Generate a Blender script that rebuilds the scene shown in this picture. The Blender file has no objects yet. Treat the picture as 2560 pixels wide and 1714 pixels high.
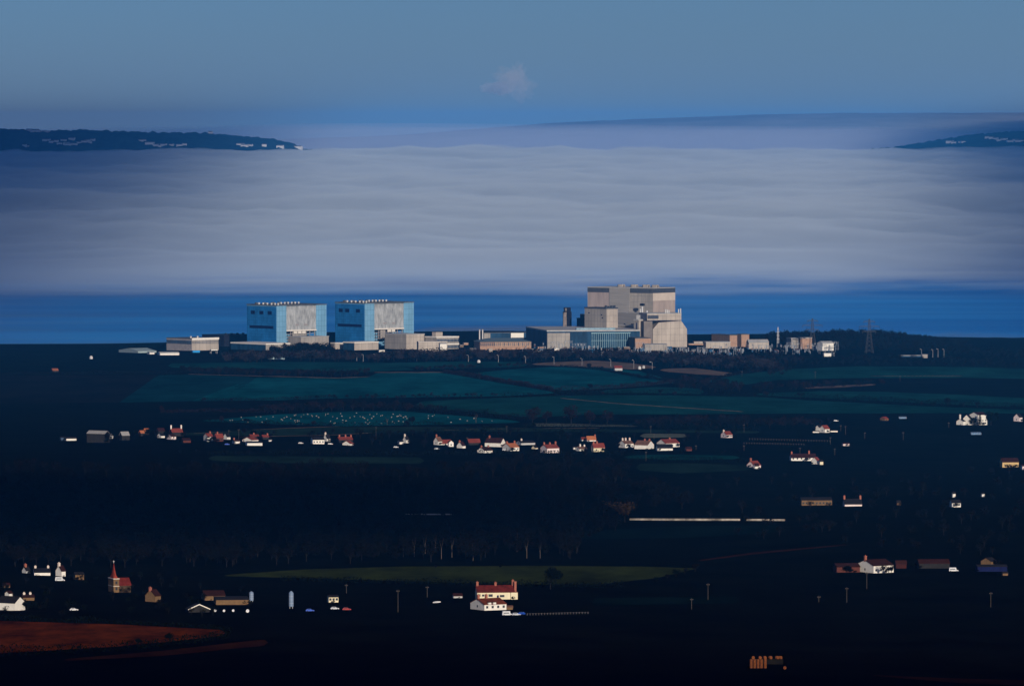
import bpy, bmesh, math, random
import numpy as np
from mathutils import Vector, Matrix, noise

S = bpy.context.scene
COL = S.collection
R = math.radians
rnd = random.Random(11)

# ------------------------------------------------------------------ view
F = 15243.0                     # focal length in photo pixels (2560 wide)
HC = 297.0                      # height of the viewpoint above the sea
PITCH = math.atan((857 - 330) / F)
cp, sp = math.cos(PITCH), math.sin(PITCH)


def ray(u, v):
    x, y = (u - 1280) / F, (857 - v) / F
    return x, cp + y * sp, y * cp - sp      # forward is +Y


def at_y(u, v, y):
    a, b, c = ray(u, v)
    t = y / b
    return Vector((a * t, y, HC + c * t))


def z_of(v, y):
    return at_y(1280, v, y).z


def px(p):
    x, y, z = p[0], p[1], p[2] - HC
    d = y * cp - z * sp
    h = y * sp + z * cp
    return 1280 + F * x / d, 857 - F * h / d


# ------------------------------------------------------------------ terrain
GY = [-3000, -400, 0, 400, 1000, 2000, 2600, 3100, 4000, 5000, 6500, 8000, 8600, 9500]
GZ = [330, 300, 285, 215, 120, 74, 61, 56, 45, 32, 22, 14, 8, 6]


def herm(xs, ys, x):
    if x <= xs[0]: return ys[0]
    if x >= xs[-1]: return ys[-1]
    i = 0
    while xs[i + 1] < x: i += 1
    def sl(k):
        if k == 0 or k == len(xs) - 1: return 0.0
        a = (ys[k] - ys[k - 1]) / (xs[k] - xs[k - 1]); b = (ys[k + 1] - ys[k]) / (xs[k + 1] - xs[k])
        return 0.0 if a * b <= 0 else 2 * a * b / (a + b)
    h = xs[i + 1] - xs[i]; t = (x - xs[i]) / h
    m0, m1 = sl(i) * h, sl(i + 1) * h
    return ((2*t**3 - 3*t*t + 1) * ys[i] + (t**3 - 2*t*t + t) * m0 + (-2*t**3 + 3*t*t) * ys[i+1] + (t**3 - t*t) * m1)


def ypx0(v):                     # distance at which sea level shows at height v
    a, b, c = ray(1280, v)
    return -HC / c * b


SHORE = [(-600, 885), (0, 877), (280, 868), (420, 863), (700, 850), (1000, 838), (1280, 833), (1750, 839), (2000, 841), (2300, 846), (2560, 855), (3200, 868)]
SX, SY = [], []
for _u, _v in SHORE:
    _y = ypx0(_v); SX.append((_u - 1280) / F * _y); SY.append(_y)


def shore_y(x):
    return float(np.interp(x, SX, SY))


def ground(x, y):
    z = herm(GY, GZ, y)
    if 1500 < y:
        k = min(1, (y - 1500) / 1000.0)
        z += k * (1.6 * math.sin(x / 160.0 + y / 310.0) + 1.1 * math.sin(x / 73.0 - y / 240.0 + 1.3))
    if y > 7000:
        d = y - shore_y(x)
        t = min(1, max(0, (d + 110) / 190.0)); t = t * t * (3 - 2 * t)
        z = z * (1 - t) + -7.0 * t
    return z


def G(u, v, lo=2300.0, hi=9400.0):
    a, b, c = ray(u, v)
    f = lambda y: HC + c * y / b - ground(a * y / b, y)
    # march to the first crossing
    y = lo; st = 60.0
    while y < hi and f(y) > 0: y += st
    l, h = y - st, y
    for _ in range(26):
        m = (l + h) / 2
        if f(m) > 0: l = m
        else: h = m
    return Vector((a * l / b, l, ground(a * l / b, l)))


# ------------------------------------------------------------------ materials
MATS = {}


def mat(name, col, rough=0.85, var=0.18, scale=0.3, stretch=(1, 1, 1), spec=0.15, col2=None, bump=0.0, metal=0.0, panel=None):
    if name in MATS: return MATS[name]
    m = bpy.data.materials.new(name); m.use_nodes = True
    nt = m.node_tree; N = nt.nodes; L = nt.links
    b = N['Principled BSDF']
    b.inputs['Roughness'].default_value = rough
    b.inputs['Specular IOR Level'].default_value = spec
    b.inputs['Metallic'].default_value = metal
    tc = N.new('ShaderNodeTexCoord'); mp = N.new('ShaderNodeMapping')
    mp.inputs['Scale'].default_value = stretch
    L.new(tc.outputs['Object'], mp.inputs['Vector'])
    nz = N.new('ShaderNodeTexNoise'); nz.inputs['Scale'].default_value = scale
    nz.inputs['Detail'].default_value = 5; nz.inputs['Roughness'].default_value = 0.65
    L.new(mp.outputs['Vector'], nz.inputs['Vector'])
    rp = N.new('ShaderNodeValToRGB')
    c2 = col2 or tuple(min(1, c * (1 + var)) for c in col)
    c1 = tuple(c * (1 - var) for c in col)
    rp.color_ramp.elements[0].position = 0.32; rp.color_ramp.elements[1].position = 0.68
    rp.color_ramp.elements[0].color = (*c1, 1); rp.color_ramp.elements[1].color = (*c2, 1)
    L.new(nz.outputs['Fac'], rp.inputs['Fac'])
    if panel:
        # cladding sheets: joints and small differences of tone from sheet to sheet
        sx = N.new('ShaderNodeSeparateXYZ'); L.new(tc.outputs['Object'], sx.inputs[0])
        ad = N.new('ShaderNodeMath'); L.new(sx.outputs[0], ad.inputs[0]); L.new(sx.outputs[1], ad.inputs[1])
        cx = N.new('ShaderNodeCombineXYZ'); L.new(ad.outputs[0], cx.inputs[0]); L.new(sx.outputs[2], cx.inputs[1])
        bk = N.new('ShaderNodeTexBrick'); bk.offset = 0.0; bk.inputs['Scale'].default_value = 1
        bk.inputs['Brick Width'].default_value = panel[0]; bk.inputs['Row Height'].default_value = panel[1]
        bk.inputs['Mortar Size'].default_value = panel[2]; bk.inputs['Color1'].default_value = (1, 1, 1, 1)
        d = panel[3]; bk.inputs['Color2'].default_value = (d, d, d, 1); bk.inputs['Mortar'].default_value = (.55, .55, .57, 1)
        L.new(cx.outputs[0], bk.inputs['Vector'])
        mx = N.new('ShaderNodeMix'); mx.data_type = 'RGBA'; mx.blend_type = 'MULTIPLY'; mx.inputs[0].default_value = 1
        L.new(rp.outputs['Color'], mx.inputs[6]); L.new(bk.outputs['Color'], mx.inputs[7]); L.new(mx.outputs[2], b.inputs['Base Color'])
    else: L.new(rp.outputs['Color'], b.inputs['Base Color'])
    if bump:
        bp = N.new('ShaderNodeBump'); bp.inputs['Strength'].default_value = bump
        L.new(nz.outputs['Fac'], bp.inputs['Height']); L.new(bp.outputs['Normal'], b.inputs['Normal'])
    MATS[name] = m
    return m


# ------------------------------------------------------------------ objects
def link(o):
    COL.objects.link(o); return o


def tag(o, label=None, cat=None, group=None, kind=None):
    if label: o['label'] = label
    if cat: o['category'] = cat
    if group: o['group'] = group
    if kind: o['kind'] = kind
    return o


def empty(name, loc, label, cat, group=None):
    o = bpy.data.objects.new(name, None); o.location = loc; o.empty_display_size = 3
    link(o); return tag(o, label, cat, group)


class MB:
    """collects polygons, builds ONE mesh object; points are world points unless built with an origin"""
    def __init__(s): s.v = []; s.f = []; s.mi = []
    def add(s, pts, faces, mi=0):
        n = len(s.v); s.v += [tuple(p) for p in pts]
        for f in faces: s.f.append([n + i for i in f]); s.mi.append(mi)
        return s
    def quad(s, a, b, c, d, mi=0): return s.add([a, b, c, d], [(0, 1, 2, 3)], mi)
    def box(s, x0, x1, y0, y1, z0, z1, mi=0, fr=None):
        P = [(x0, y0, z0), (x1, y0, z0), (x1, y1, z0), (x0, y1, z0), (x0, y0, z1), (x1, y0, z1), (x1, y1, z1), (x0, y1, z1)]
        if fr: P = [fr(*p) for p in P]
        return s.add(P, [(0, 3, 2, 1), (4, 5, 6, 7), (0, 1, 5, 4), (1, 2, 6, 5), (2, 3, 7, 6), (3, 0, 4, 7)], mi)
    def tube(s, p0, p1, r0, r1=None, n=8, mi=0, cap=True):
        r1 = r0 if r1 is None else r1
        p0, p1 = Vector(p0), Vector(p1); d = (p1 - p0).normalized()
        a = d.orthogonal().normalized(); b = d.cross(a)
        P = []
        for p, r in ((p0, r0), (p1, r1)):
            for i in range(n):
                t = 2 * math.pi * i / n; P.append(p + (a * math.cos(t) + b * math.sin(t)) * r)
        fs = [(i, (i + 1) % n, n + (i + 1) % n, n + i) for i in range(n)]
        if cap: fs += [tuple(range(n - 1, -1, -1)), tuple(range(n, 2 * n))]
        return s.add(P, fs, mi)
    def build(s, name, mats, parent=None, origin=None, smooth=False):
        me = bpy.data.meshes.new(name)
        o0 = Vector(origin) if origin is not None else (parent.matrix_world.translation if False else Vector((0, 0, 0)))
        me.from_pydata([(p[0] - o0.x, p[1] - o0.y, p[2] - o0.z) for p in s.v], [], s.f)
        if not isinstance(mats, (list, tuple)): mats = [mats]
        for m in mats: me.materials.append(m)
        if len(mats) > 1: me.polygons.foreach_set('material_index', s.mi)
        if smooth: me.polygons.foreach_set('use_smooth', [True] * len(me.polygons))
        me.update()
        o = bpy.data.objects.new(name, me); link(o)
        if parent is not None: o.parent = parent
        elif origin is not None: o.location = origin
        return o


def np_mesh(name, V, Fc, mats, mi=None, smooth=False):
    me = bpy.data.meshes.new(name)
    V = np.asarray(V, np.float32); Fc = np.asarray(Fc, np.int32); k = Fc.shape[1]
    me.vertices.add(len(V)); me.vertices.foreach_set('co', V.ravel())
    me.loops.add(Fc.size); me.loops.foreach_set('vertex_index', Fc.ravel())
    me.polygons.add(len(Fc)); me.polygons.foreach_set('loop_start', np.arange(0, Fc.size, k, dtype=np.int32))
    for m in (mats if isinstance(mats, (list, tuple)) else [mats]): me.materials.append(m)
    if mi is not None: me.polygons.foreach_set('material_index', np.asarray(mi, np.int32))
    if smooth: me.polygons.foreach_set('use_smooth', np.ones(len(Fc), bool))
    me.update(calc_edges=True); me.validate()
    return me


def dup_tree(o, parent=None):
    c = o.copy(); COL.objects.link(c)
    if parent is not None: c.parent = parent
    for ch in list(o.children): dup_tree(ch, c)
    return c
SUN_E = 4.0
SKY_AIR, SKY_DUST, SKY_OZ, SKY_S = 1.0, 0.0, 10.0, 0.055
HAZE_C, HAZE_D, HAZE_G = (0.05, 0.38, 1.0), 0.000020, -0.15
FOG_C, FOG_D, FOG_G = (0.85, 0.94, 0.985), 0.0060, -0.02
SEA_C, SEA_SPEC = (0.002, 0.25, 0.70), 0.2
CLOUDS=True
SKY_TINT=(1.06,0.98,1.12)
# ------------------------------------------------------------------ render, camera, light
S.render.engine = 'CYCLES'
S.view_settings.view_transform = 'Standard'; S.view_settings.look = 'None'
S.view_settings.exposure = 0.0; S.view_settings.gamma = 1.0
S.cycles.use_denoising = True
S.render.filter_size = 1.9
S.cycles.volume_bounces = 1
S.cycles.max_bounces = 6; S.cycles.diffuse_bounces = 2; S.cycles.glossy_bounces = 2
S.cycles.sample_clamp_indirect = 4

cam = bpy.data.cameras.new('camera'); camo = bpy.data.objects.new('camera', cam); link(camo)
cam.sensor_width = 36; cam.lens = F / 2560 * 36
cam.clip_start = 5; cam.clip_end = 300000
camo.location = (0, 0, HC); camo.rotation_euler = (math.pi / 2 - PITCH, 0, 0)
S.camera = camo

SUN_AZ, SUN_EL = R(16), R(14)          # sun behind the viewpoint, a little to its right
sd = Vector((math.sin(SUN_AZ) * math.cos(SUN_EL), -math.cos(SUN_AZ) * math.cos(SUN_EL), math.sin(SUN_EL)))
sl = bpy.data.lights.new('sun', 'SUN'); sl.energy = SUN_E; sl.angle = R(0.5); sl.color = (1.0, 0.90, 0.78)
so = bpy.data.objects.new('sun', sl); link(so); so.rotation_euler = sd.to_track_quat('Z', 'Y').to_euler()
so.location = sd * 3000

W = bpy.data.worlds.new('World'); S.world = W; W.use_nodes = True
wn = W.node_tree.nodes; wl = W.node_tree.links
sky = wn.new('ShaderNodeTexSky'); sky.sky_type = 'NISHITA'; sky.sun_disc = False
sky.sun_elevation = SUN_EL; sky.sun_rotation = math.pi - SUN_AZ
sky.air_density = SKY_AIR; sky.dust_density = SKY_DUST; sky.ozone_density = SKY_OZ; sky.altitude = 300
tint = wn.new('ShaderNodeMix'); tint.data_type = 'RGBA'; tint.blend_type = 'MULTIPLY'
tint.inputs[0].default_value = 1.0; tint.inputs[7].default_value = (*SKY_TINT, 1)
wl.new(sky.outputs['Color'], tint.inputs[6]); wl.new(tint.outputs[2], wn['Background'].inputs['Color'])
wn['Background'].inputs['Strength'].default_value = SKY_S

# ------------------------------------------------------------------ ground sheet
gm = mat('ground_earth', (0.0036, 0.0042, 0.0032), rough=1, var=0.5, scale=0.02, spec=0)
xs = np.arange(-2600, 2601, 40.0); ys = np.arange(-1600, 9761, 40.0)
V = [(x, y, ground(x, y)) for y in ys for x in xs]
nx = len(xs)
Fq = [(j*nx+i, j*nx+i+1, (j+1)*nx+i+1, (j+1)*nx+i) for j in range(len(ys)-1) for i in range(nx-1)]
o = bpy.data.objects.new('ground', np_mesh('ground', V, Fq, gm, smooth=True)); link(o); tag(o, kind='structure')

# ------------------------------------------------------------------ sea
wm = bpy.data.materials.new('sea_water'); wm.use_nodes = True
n = wm.node_tree.nodes; l = wm.node_tree.links; b = n['Principled BSDF']
b.inputs['Base Color'].default_value = (*SEA_C, 1); b.inputs['Roughness'].default_value = 0.32
b.inputs['IOR'].default_value = 1.33
b.inputs['Specular IOR Level'].default_value = SEA_SPEC
tc = n.new('ShaderNodeTexCoord'); mp = n.new('ShaderNodeMapping'); mp.inputs['Scale'].default_value = (0.0011, 0.0045, 1)
nz = n.new('ShaderNodeTexNoise'); nz.inputs['Scale'].default_value = 1; nz.inputs['Detail'].default_value = 6
l.new(tc.outputs['Object'], mp.inputs['Vector']); l.new(mp.outputs['Vector'], nz.inputs['Vector'])
rp = n.new('ShaderNodeValToRGB'); rp.color_ramp.elements[0].position = .35; rp.color_ramp.elements[1].position = .7
rp.color_ramp.elements[0].color = (.34, .34, .34, 1); rp.color_ramp.elements[1].color = (.46, .46, .46, 1)
l.new(nz.outputs['Fac'], rp.inputs['Fac']); l.new(rp.outputs['Color'], b.inputs['Roughness'])
rc_ = n.new('ShaderNodeValToRGB'); rc_.color_ramp.elements[0].position = .38; rc_.color_ramp.elements[1].position = .72
rc_.color_ramp.elements[0].color = (SEA_C[0], SEA_C[1] * .85, SEA_C[2] * .9, 1); rc_.color_ramp.elements[1].color = (.03, SEA_C[1] * 1.5, SEA_C[2] * 1.25, 1)
m2_ = n.new('ShaderNodeMapping'); m2_.inputs['Scale'].default_value = (0.00055, 0.0021, 1); m2_.inputs['Rotation'].default_value = (0, 0, .05)
n2_ = n.new('ShaderNodeTexNoise'); n2_.inputs['Scale'].default_value = 1; n2_.inputs['Detail'].default_value = 7
l.new(tc.outputs['Object'], m2_.inputs['Vector']); l.new(m2_.outputs['Vector'], n2_.inputs['Vector']); l.new(n2_.outputs['Fac'], rc_.inputs['Fac']); l.new(rc_.outputs['Color'], b.inputs['Base Color'])
nw = n.new('ShaderNodeTexNoise'); nw.inputs['Scale'].default_value = 0.02; nw.inputs['Detail'].default_value = 4
l.new(tc.outputs['Object'], nw.inputs['Vector'])
bp = n.new('ShaderNodeBump'); bp.inputs['Strength'].default_value = 0.5; bp.inputs['Distance'].default_value = 2.5
l.new(nw.outputs['Fac'], bp.inputs['Height']); l.new(bp.outputs['Normal'], b.inputs['Normal'])
xs = np.linspace(-30000, 30000, 25); ys = np.linspace(7600, 90000, 33); nx = len(xs)
V = [(x, y, 0.0) for y in ys for x in xs]
Fq = [(j*nx+i, j*nx+i+1, (j+1)*nx+i+1, (j+1)*nx+i) for j in range(len(ys)-1) for i in range(nx-1)]
o = bpy.data.objects.new('sea', np_mesh('sea', V, Fq, wm)); link(o); tag(o, kind='structure')


# ------------------------------------------------------------------ air
def volume(name, col, dens, aniso=0.0, absorb=(0, 0, 0)):
    m = bpy.data.materials.new(name); m.use_nodes = True
    n = m.node_tree.nodes; n.remove(n['Principled BSDF'])
    p = n.new('ShaderNodeVolumePrincipled')
    p.inputs['Color'].default_value = (*col, 1); p.inputs['Density'].default_value = dens
    p.inputs['Anisotropy'].default_value = aniso
    p.inputs['Absorption Color'].default_value = (*absorb, 1)
    m.node_tree.links.new(p.outputs['Volume'], n['Material Output'].inputs['Volume'])
    return m


hz = MB().box(-16000, 16000, -3000, 46000, -9.0, 440)
o = hz.build('haze', volume('haze_air', HAZE_C, HAZE_D, HAZE_G)); tag(o, kind='stuff')

FY = [10700, 11500, 12500, 13600, 14900, 16000, 17200, 18600, 20000, 22500, 25000, 27600, 28200]
FZ = [0.62, 3.5, 10, 27, 62, 100, 116, 118, 142, 172, 194, 212, 205]
fx = np.concatenate([np.arange(-6000, -2600, 120.0), np.arange(-2600, 2601, 36.0), np.arange(2720, 6001, 120.0)]); fy = np.concatenate([np.arange(10700, 28200, 60.0), [28200]])
V = []
for y in fy:
    base = herm(FY, FZ, float(y))
    for x in fx:
        p = Vector((x / 900.0, y / 1300.0, 3.1))
        a = noise.fractal(p, 0.55, 2.2, 6) * 26 - abs(noise.noise(Vector((x / 520.0, y / 620.0, 5.5)))) * 46 - abs(noise.noise(Vector((x / 190.0, y / 260.0, 9.5)))) * 16 + 14 + noise.fractal(Vector((x / 2600.0, y / 2100.0, 8.0)), 1, 2, 3) * 26
        k = min(1, base / 60.0) * min(1, (28200 - y) / 1500.0 + 0.15)
        V.append((x, y, max(0.62, base + a * k)))
nx, ny = len(fx), len(fy); T = nx * ny
V += [(p[0], p[1], 0.55) for p in V]
Fq = [(j*nx+i, j*nx+i+1, (j+1)*nx+i+1, (j+1)*nx+i) for j in range(ny-1) for i in range(nx-1)]
Fq += [(T+j*nx+i, T+(j+1)*nx+i, T+(j+1)*nx+i+1, T+j*nx+i+1) for j in range(ny-1) for i in range(nx-1)]
Fq += [(i, T+i, T+i+1, i+1) for i in range(nx-1)]
k = (ny-1)*nx; Fq += [(k+i, k+i+1, T+k+i+1, T+k+i) for i in range(nx-1)]
Fq += [(j*nx, (j+1)*nx, T+(j+1)*nx, T+j*nx) for j in range(ny-1)]
Fq += [(j*nx+nx-1, T+j*nx+nx-1, T+(j+1)*nx+nx-1, (j+1)*nx+nx-1) for j in range(ny-1)]
fog = bpy.data.objects.new('sea_fog', np_mesh('sea_fog', V, Fq, volume('fog_air', FOG_C, FOG_D, FOG_G), smooth=True)); link(fog)
tag(fog, kind='stuff')

# ------------------------------------------------------------------ hills across the water
hm = mat('far_hill_woods', (0.026, 0.040, 0.036), rough=1, var=0.5, scale=0.006, spec=0)


hm2 = mat('far_mountain_hazed', (0.34, 0.36, 0.36), rough=1, var=0.2, scale=0.002, spec=0)  # pale grey puts the distance haze into the ridge's own colour


def hill(name, prof, y, back=2500, front=1600, zfront=60, seed=0, rough=0.0, du=6, m=None):
    us = np.arange(prof[0][0], prof[-1][0] + 1, du)
    pu, pv = [p[0] for p in prof], [p[1] for p in prof]
    rows = [(-1.0, None), (-0.75, .45), (-.5, .7), (-.25, .88), (0, 1), (0.5, .55), (1, None)]
    V = []
    for r, f in rows:
        for u in us:
            v = float(np.interp(u, pu, pv))
            z = z_of(v, y)
            if f is None: zz = -8.0
            else:
                zz = z * f
                zz += rough * (noise.noise(Vector((u / 13.0, r * 4, seed))) + .5 * noise.noise(Vector((u / 4.0, r * 9, seed + 3))))
            yy = y + (front if r < 0 else back) * r
            V.append(((u - 1280) / F * y, yy, zz))
    nx = len(us)
    Fq = [(j*nx+i, j*nx+i+1, (j+1)*nx+i+1, (j+1)*nx+i) for j in range(len(rows)-1) for i in range(nx-1)]
    o = bpy.data.objects.new(name, np_mesh(name, V, Fq, m or hm, smooth=True)); link(o)
    return tag(o, kind='structure')


HL = [(-500, 312), (-200, 318), (0, 320), (60, 324), (110, 327), (200, 324), (300, 328), (400, 331), (520, 332), (600, 340), (690, 348), (730, 358), (760, 372), (860, 375), (960, 380)]
HR = [(2180, 372), (2260, 364), (2330, 352), (2400, 340), (2460, 333), (2560, 327), (2900, 316)]
HF = [(300, 358), (600, 352), (1000, 338), (1200, 322), (1400, 306), (1700, 294), (1900, 287), (2100, 283), (2560, 282), (3200, 286)]
hill_l = hill('hills', HL, 28600, seed=1, rough=9)
hill_r = hill('hills', HR, 29200, seed=2, rough=9)
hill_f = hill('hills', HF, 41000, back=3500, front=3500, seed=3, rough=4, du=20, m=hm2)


bm = bmesh.new(); bmesh.ops.create_icosphere(bm, subdivisions=4, radius=1)
for v in bm.verts:
    k = 1 + .18 * noise.fractal(v.co * 2.2, .8, 2.1, 4)
    v.co = Vector((v.co.x * k * 4600, v.co.y * k * 2300, max(-6.0 - 190, v.co.z * k * 150)))
me = bpy.data.meshes.new('valley_mist'); bm.to_mesh(me); bm.free(); me.materials.append(volume('mist_air', (.97, .97, .98), 0.00026))
o = bpy.data.objects.new('valley_mist', me); o.location = (-200, 35500, 190); link(o); tag(o, 'pale mist lying between the near hills and the far ridge', 'mist', kind='stuff')

# ------------------------------------------------------------------ clouds, unseen ones added for their shade (all outside the haze)
def cloud(name, c, r, mat_, seed=0, lump=0.25, flat=0.25, sub=5):
    bm = bmesh.new(); bmesh.ops.create_icosphere(bm, subdivisions=sub, radius=1)
    for v in bm.verts:
        p = v.co.copy(); k = 1 + lump * noise.fractal(p * 1.9 + Vector((seed, seed * 2.1, 0)), .8, 2.1, 5)
        q = p * k
        if q.z < 0: q.z *= flat
        v.co = Vector((q.x * r[0], q.y * r[1], q.z * r[2]))
    me = bpy.data.meshes.new(name); bm.to_mesh(me); bm.free(); me.materials.append(mat_)
    o = bpy.data.objects.new(name, me); o.location = c; return link(o)


cm = volume('shade_cloud_vapour', (0.96, 0.96, 0.97), 0.012)
cl_ = cloud('cloud', (1900, -6150, 1500), (5600, 3050, 260), cm, 1, lump=0.12)  # out of view, added to keep the sun off the near air
tag(cl_, 'broad unseen cloud added behind the viewpoint to shade the near air', 'cloud')
cv = volume('shade_cloud_veil', (0.96, 0.96, 0.97), 0.0024)


def bank(x0, slope, y0, y1, half, side, label, seed, thick=260.0, ed=.035, m=None):
    # a long, thin unseen bank of cloud, added for its shade; its shadow falls on the ground from y0 to y1, inner edge along x = x0 + slope*y
    hgt = 1900.0; ym = (y0 + y1) / 2
    oy, ox = hgt * sd.y / sd.z, hgt * sd.x / sd.z
    L_ = (y1 - y0) / 2; ny, nx = 48, 28
    V, Fq = [], []
    for j in range(ny + 1):
        yy = -1 + 2 * j / ny; w_ = max(.02, (1 - abs(yy) ** 10)) ** .5
        for i in range(nx + 1):
            x = -1 + 2 * i / nx; q = noise.fractal(Vector((x * 1.5 + seed, yy * 5, seed)), .8, 2.1, 4)
            e = max(0, 1 - x * x) ** (2 if m is None else 1) * w_
            t = max(.5, thick * e * (1 + .3 * q))
            X, Y = x * half * w_ * (1 + ed * noise.noise(Vector((yy * 6, seed, 0)))), yy * L_
            V += [(X, Y, t), (X, Y, -t * .6)]
    id_ = lambda i, j, k: (j * (nx + 1) + i) * 2 + k
    for j in range(ny):
        for i in range(nx):
            Fq += [(id_(i, j, 0), id_(i+1, j, 0), id_(i+1, j+1, 0), id_(i, j+1, 0)), (id_(i, j, 1), id_(i, j+1, 1), id_(i+1, j+1, 1), id_(i+1, j, 1))]
        Fq += [(id_(0, j, 0), id_(0, j+1, 0), id_(0, j+1, 1), id_(0, j, 1)), (id_(nx, j, 0), id_(nx, j, 1), id_(nx, j+1, 1), id_(nx, j+1, 0))]
    for i in range(nx):
        Fq += [(id_(i, 0, 0), id_(i, 0, 1), id_(i+1, 0, 1), id_(i+1, 0, 0)), (id_(i, ny, 0), id_(i+1, ny, 0), id_(i+1, ny, 1), id_(i, ny, 1))]
    me = np_mesh('cloud', V, Fq, m or cv)
    o = bpy.data.objects.new('cloud', me); link(o)
    o.location = (x0 + slope * ym + side * half + ox, ym + oy, hgt); o.rotation_euler.z = -math.atan(slope)
    return tag(o, label, 'cloud')


bank(0, -0.034, 5850, 42000, 1900, -1, 'long unseen cloud bank added high up to shade the western water', 4)  # added to dim the left side of the view
bank(0, 0.041, 6150, 42000, 1900, 1, 'long unseen cloud bank added high up to shade the eastern water', 9)  # its counterpart, added to dim the right side
# an unseen patch added to darken the great wood and its air
bank(-490, 0, 3830, 4620, 540, 0, 'small unseen cloud added to shade the great wood', 6, thick=60, ed=.08, m=cm)
# ------------------------------------------------------------------ fields, laid on the ground
def band(name, top, bot, m, lift=0.4, du=10, rows=7):
    """a field between two edges; the edges are followed on the ground"""
    u0, u1 = max(top[0][0], bot[0][0]), min(top[-1][0], bot[-1][0])
    us = np.linspace(u0, u1, max(3, int((u1 - u0) / du) + 1))
    tu, tv = zip(*top); bu, bv = zip(*bot)
    V = []
    for j in range(rows):
        for u in us:
            a, b = float(np.interp(u, tu, tv)), float(np.interp(u, bu, bv))
            e = min(1.0, max(.02, min(u - u0 if u0 > 0 else 99, u1 - u if u1 < 2560 else 99) / (9 + 14 * abs(noise.noise(Vector((a / 9, j, 3)))))))
            md = a * .45 + b * .55; a, b = md + (a - md) * e ** .7, md + (b - md) * e ** .7
            if b - a < 0.2: b = a + 0.2
            jit = 0.5 * noise.noise(Vector((u / 23.0, a / 7.0, 1.7))) if 0 < j < rows - 1 or True else 0
            p = G(float(u), a + (b - a) * j / (rows - 1) + jit)
            V.append((p.x, p.y, p.z + lift))
    nx = len(us)
    Fq = [((j+1)*nx+i, (j+1)*nx+i+1, j*nx+i+1, j*nx+i) for j in range(rows-1) for i in range(nx-1)]
    o = bpy.data.objects.new(name, np_mesh(name, V, Fq, m, smooth=True)); link(o)
    return tag(o, kind='structure')


def fieldmat(name, col, scale=0.02, var=0.5, rows=None):
    m = mat(name, col, rough=1, var=var, scale=scale, spec=0, stretch=(1, 0.35, 1))
    return m


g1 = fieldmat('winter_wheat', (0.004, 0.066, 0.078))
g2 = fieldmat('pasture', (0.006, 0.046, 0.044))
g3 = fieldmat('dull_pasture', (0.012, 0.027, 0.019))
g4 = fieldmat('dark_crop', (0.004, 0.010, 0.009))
br = fieldmat('stubble', (0.150, 0.105, 0.075), var=.3, scale=.05)
br2 = fieldmat('dry_grass_bank', (0.16, 0.12, 0.08), var=.5, scale=.08)
pl = fieldmat('dark_earth', (0.008, 0.007, 0.007))
pale = fieldmat('pale_grass', (0.085, 0.095, 0.07))
og = fieldmat('bracken', (0.095, 0.019, 0.004), scale=.05, var=.8)
rd = fieldmat('red_soil', (0.030, 0.010, 0.005), scale=.05, var=.4)
hill_green = fieldmat('hill_pasture', (0.028, 0.036, 0.008), scale=.03, var=.5)
lane = fieldmat('pale_lane', (0.34, 0.31, 0.27), var=.35, scale=.1)

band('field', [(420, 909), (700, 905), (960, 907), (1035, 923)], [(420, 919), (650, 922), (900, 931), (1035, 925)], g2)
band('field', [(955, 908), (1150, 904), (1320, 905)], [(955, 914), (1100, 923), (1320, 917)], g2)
g1b = fieldmat('dimmed_wheat', (0.004, 0.034, 0.042))  # same wheat, with the darkening towards the left edge put into its colour
band('field', [(-60, 939), (300, 938), (395, 937.5)], [(-60, 1010), (300, 1006), (395, 938)], pl)  # left end of the large field, edge darkening given by a darker colour
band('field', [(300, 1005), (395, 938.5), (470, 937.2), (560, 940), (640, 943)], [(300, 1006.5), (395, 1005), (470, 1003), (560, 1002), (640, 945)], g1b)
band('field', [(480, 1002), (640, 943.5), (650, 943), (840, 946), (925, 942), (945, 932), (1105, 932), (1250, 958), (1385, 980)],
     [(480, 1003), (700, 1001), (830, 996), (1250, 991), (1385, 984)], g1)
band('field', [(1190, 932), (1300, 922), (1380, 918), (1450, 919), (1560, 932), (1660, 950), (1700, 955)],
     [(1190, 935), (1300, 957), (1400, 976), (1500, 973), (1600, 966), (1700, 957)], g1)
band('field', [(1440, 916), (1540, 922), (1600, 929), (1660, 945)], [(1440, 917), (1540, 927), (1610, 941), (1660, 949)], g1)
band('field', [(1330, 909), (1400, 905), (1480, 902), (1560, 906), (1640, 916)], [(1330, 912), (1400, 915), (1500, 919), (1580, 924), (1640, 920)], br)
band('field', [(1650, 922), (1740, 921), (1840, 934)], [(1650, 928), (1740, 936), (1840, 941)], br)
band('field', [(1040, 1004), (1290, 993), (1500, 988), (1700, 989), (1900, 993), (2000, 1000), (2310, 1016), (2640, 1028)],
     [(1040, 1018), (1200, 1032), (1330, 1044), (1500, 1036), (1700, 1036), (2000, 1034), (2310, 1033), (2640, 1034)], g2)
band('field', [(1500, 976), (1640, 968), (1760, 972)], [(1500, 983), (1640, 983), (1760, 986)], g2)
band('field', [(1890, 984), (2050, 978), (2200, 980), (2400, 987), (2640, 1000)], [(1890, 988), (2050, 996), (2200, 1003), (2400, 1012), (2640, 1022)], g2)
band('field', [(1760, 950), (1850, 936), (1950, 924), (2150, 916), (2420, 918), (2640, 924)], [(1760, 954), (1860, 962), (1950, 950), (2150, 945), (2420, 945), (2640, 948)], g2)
band('field', [(2010, 968), (2100, 964), (2190, 960)], [(2010, 972), (2100, 969), (2190, 963)], br, rows=3)
band('grass_bank', [(2150, 940), (2410, 939)], [(2150, 943), (2410, 941.5)], br2, rows=2)
band('field', [(505, 1051), (700, 1036), (860, 1029), (1000, 1028), (1150, 1040), (1300, 1053)],
     [(505, 1053), (700, 1061), (860, 1066), (1100, 1062), (1300, 1057)], g1)
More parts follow.
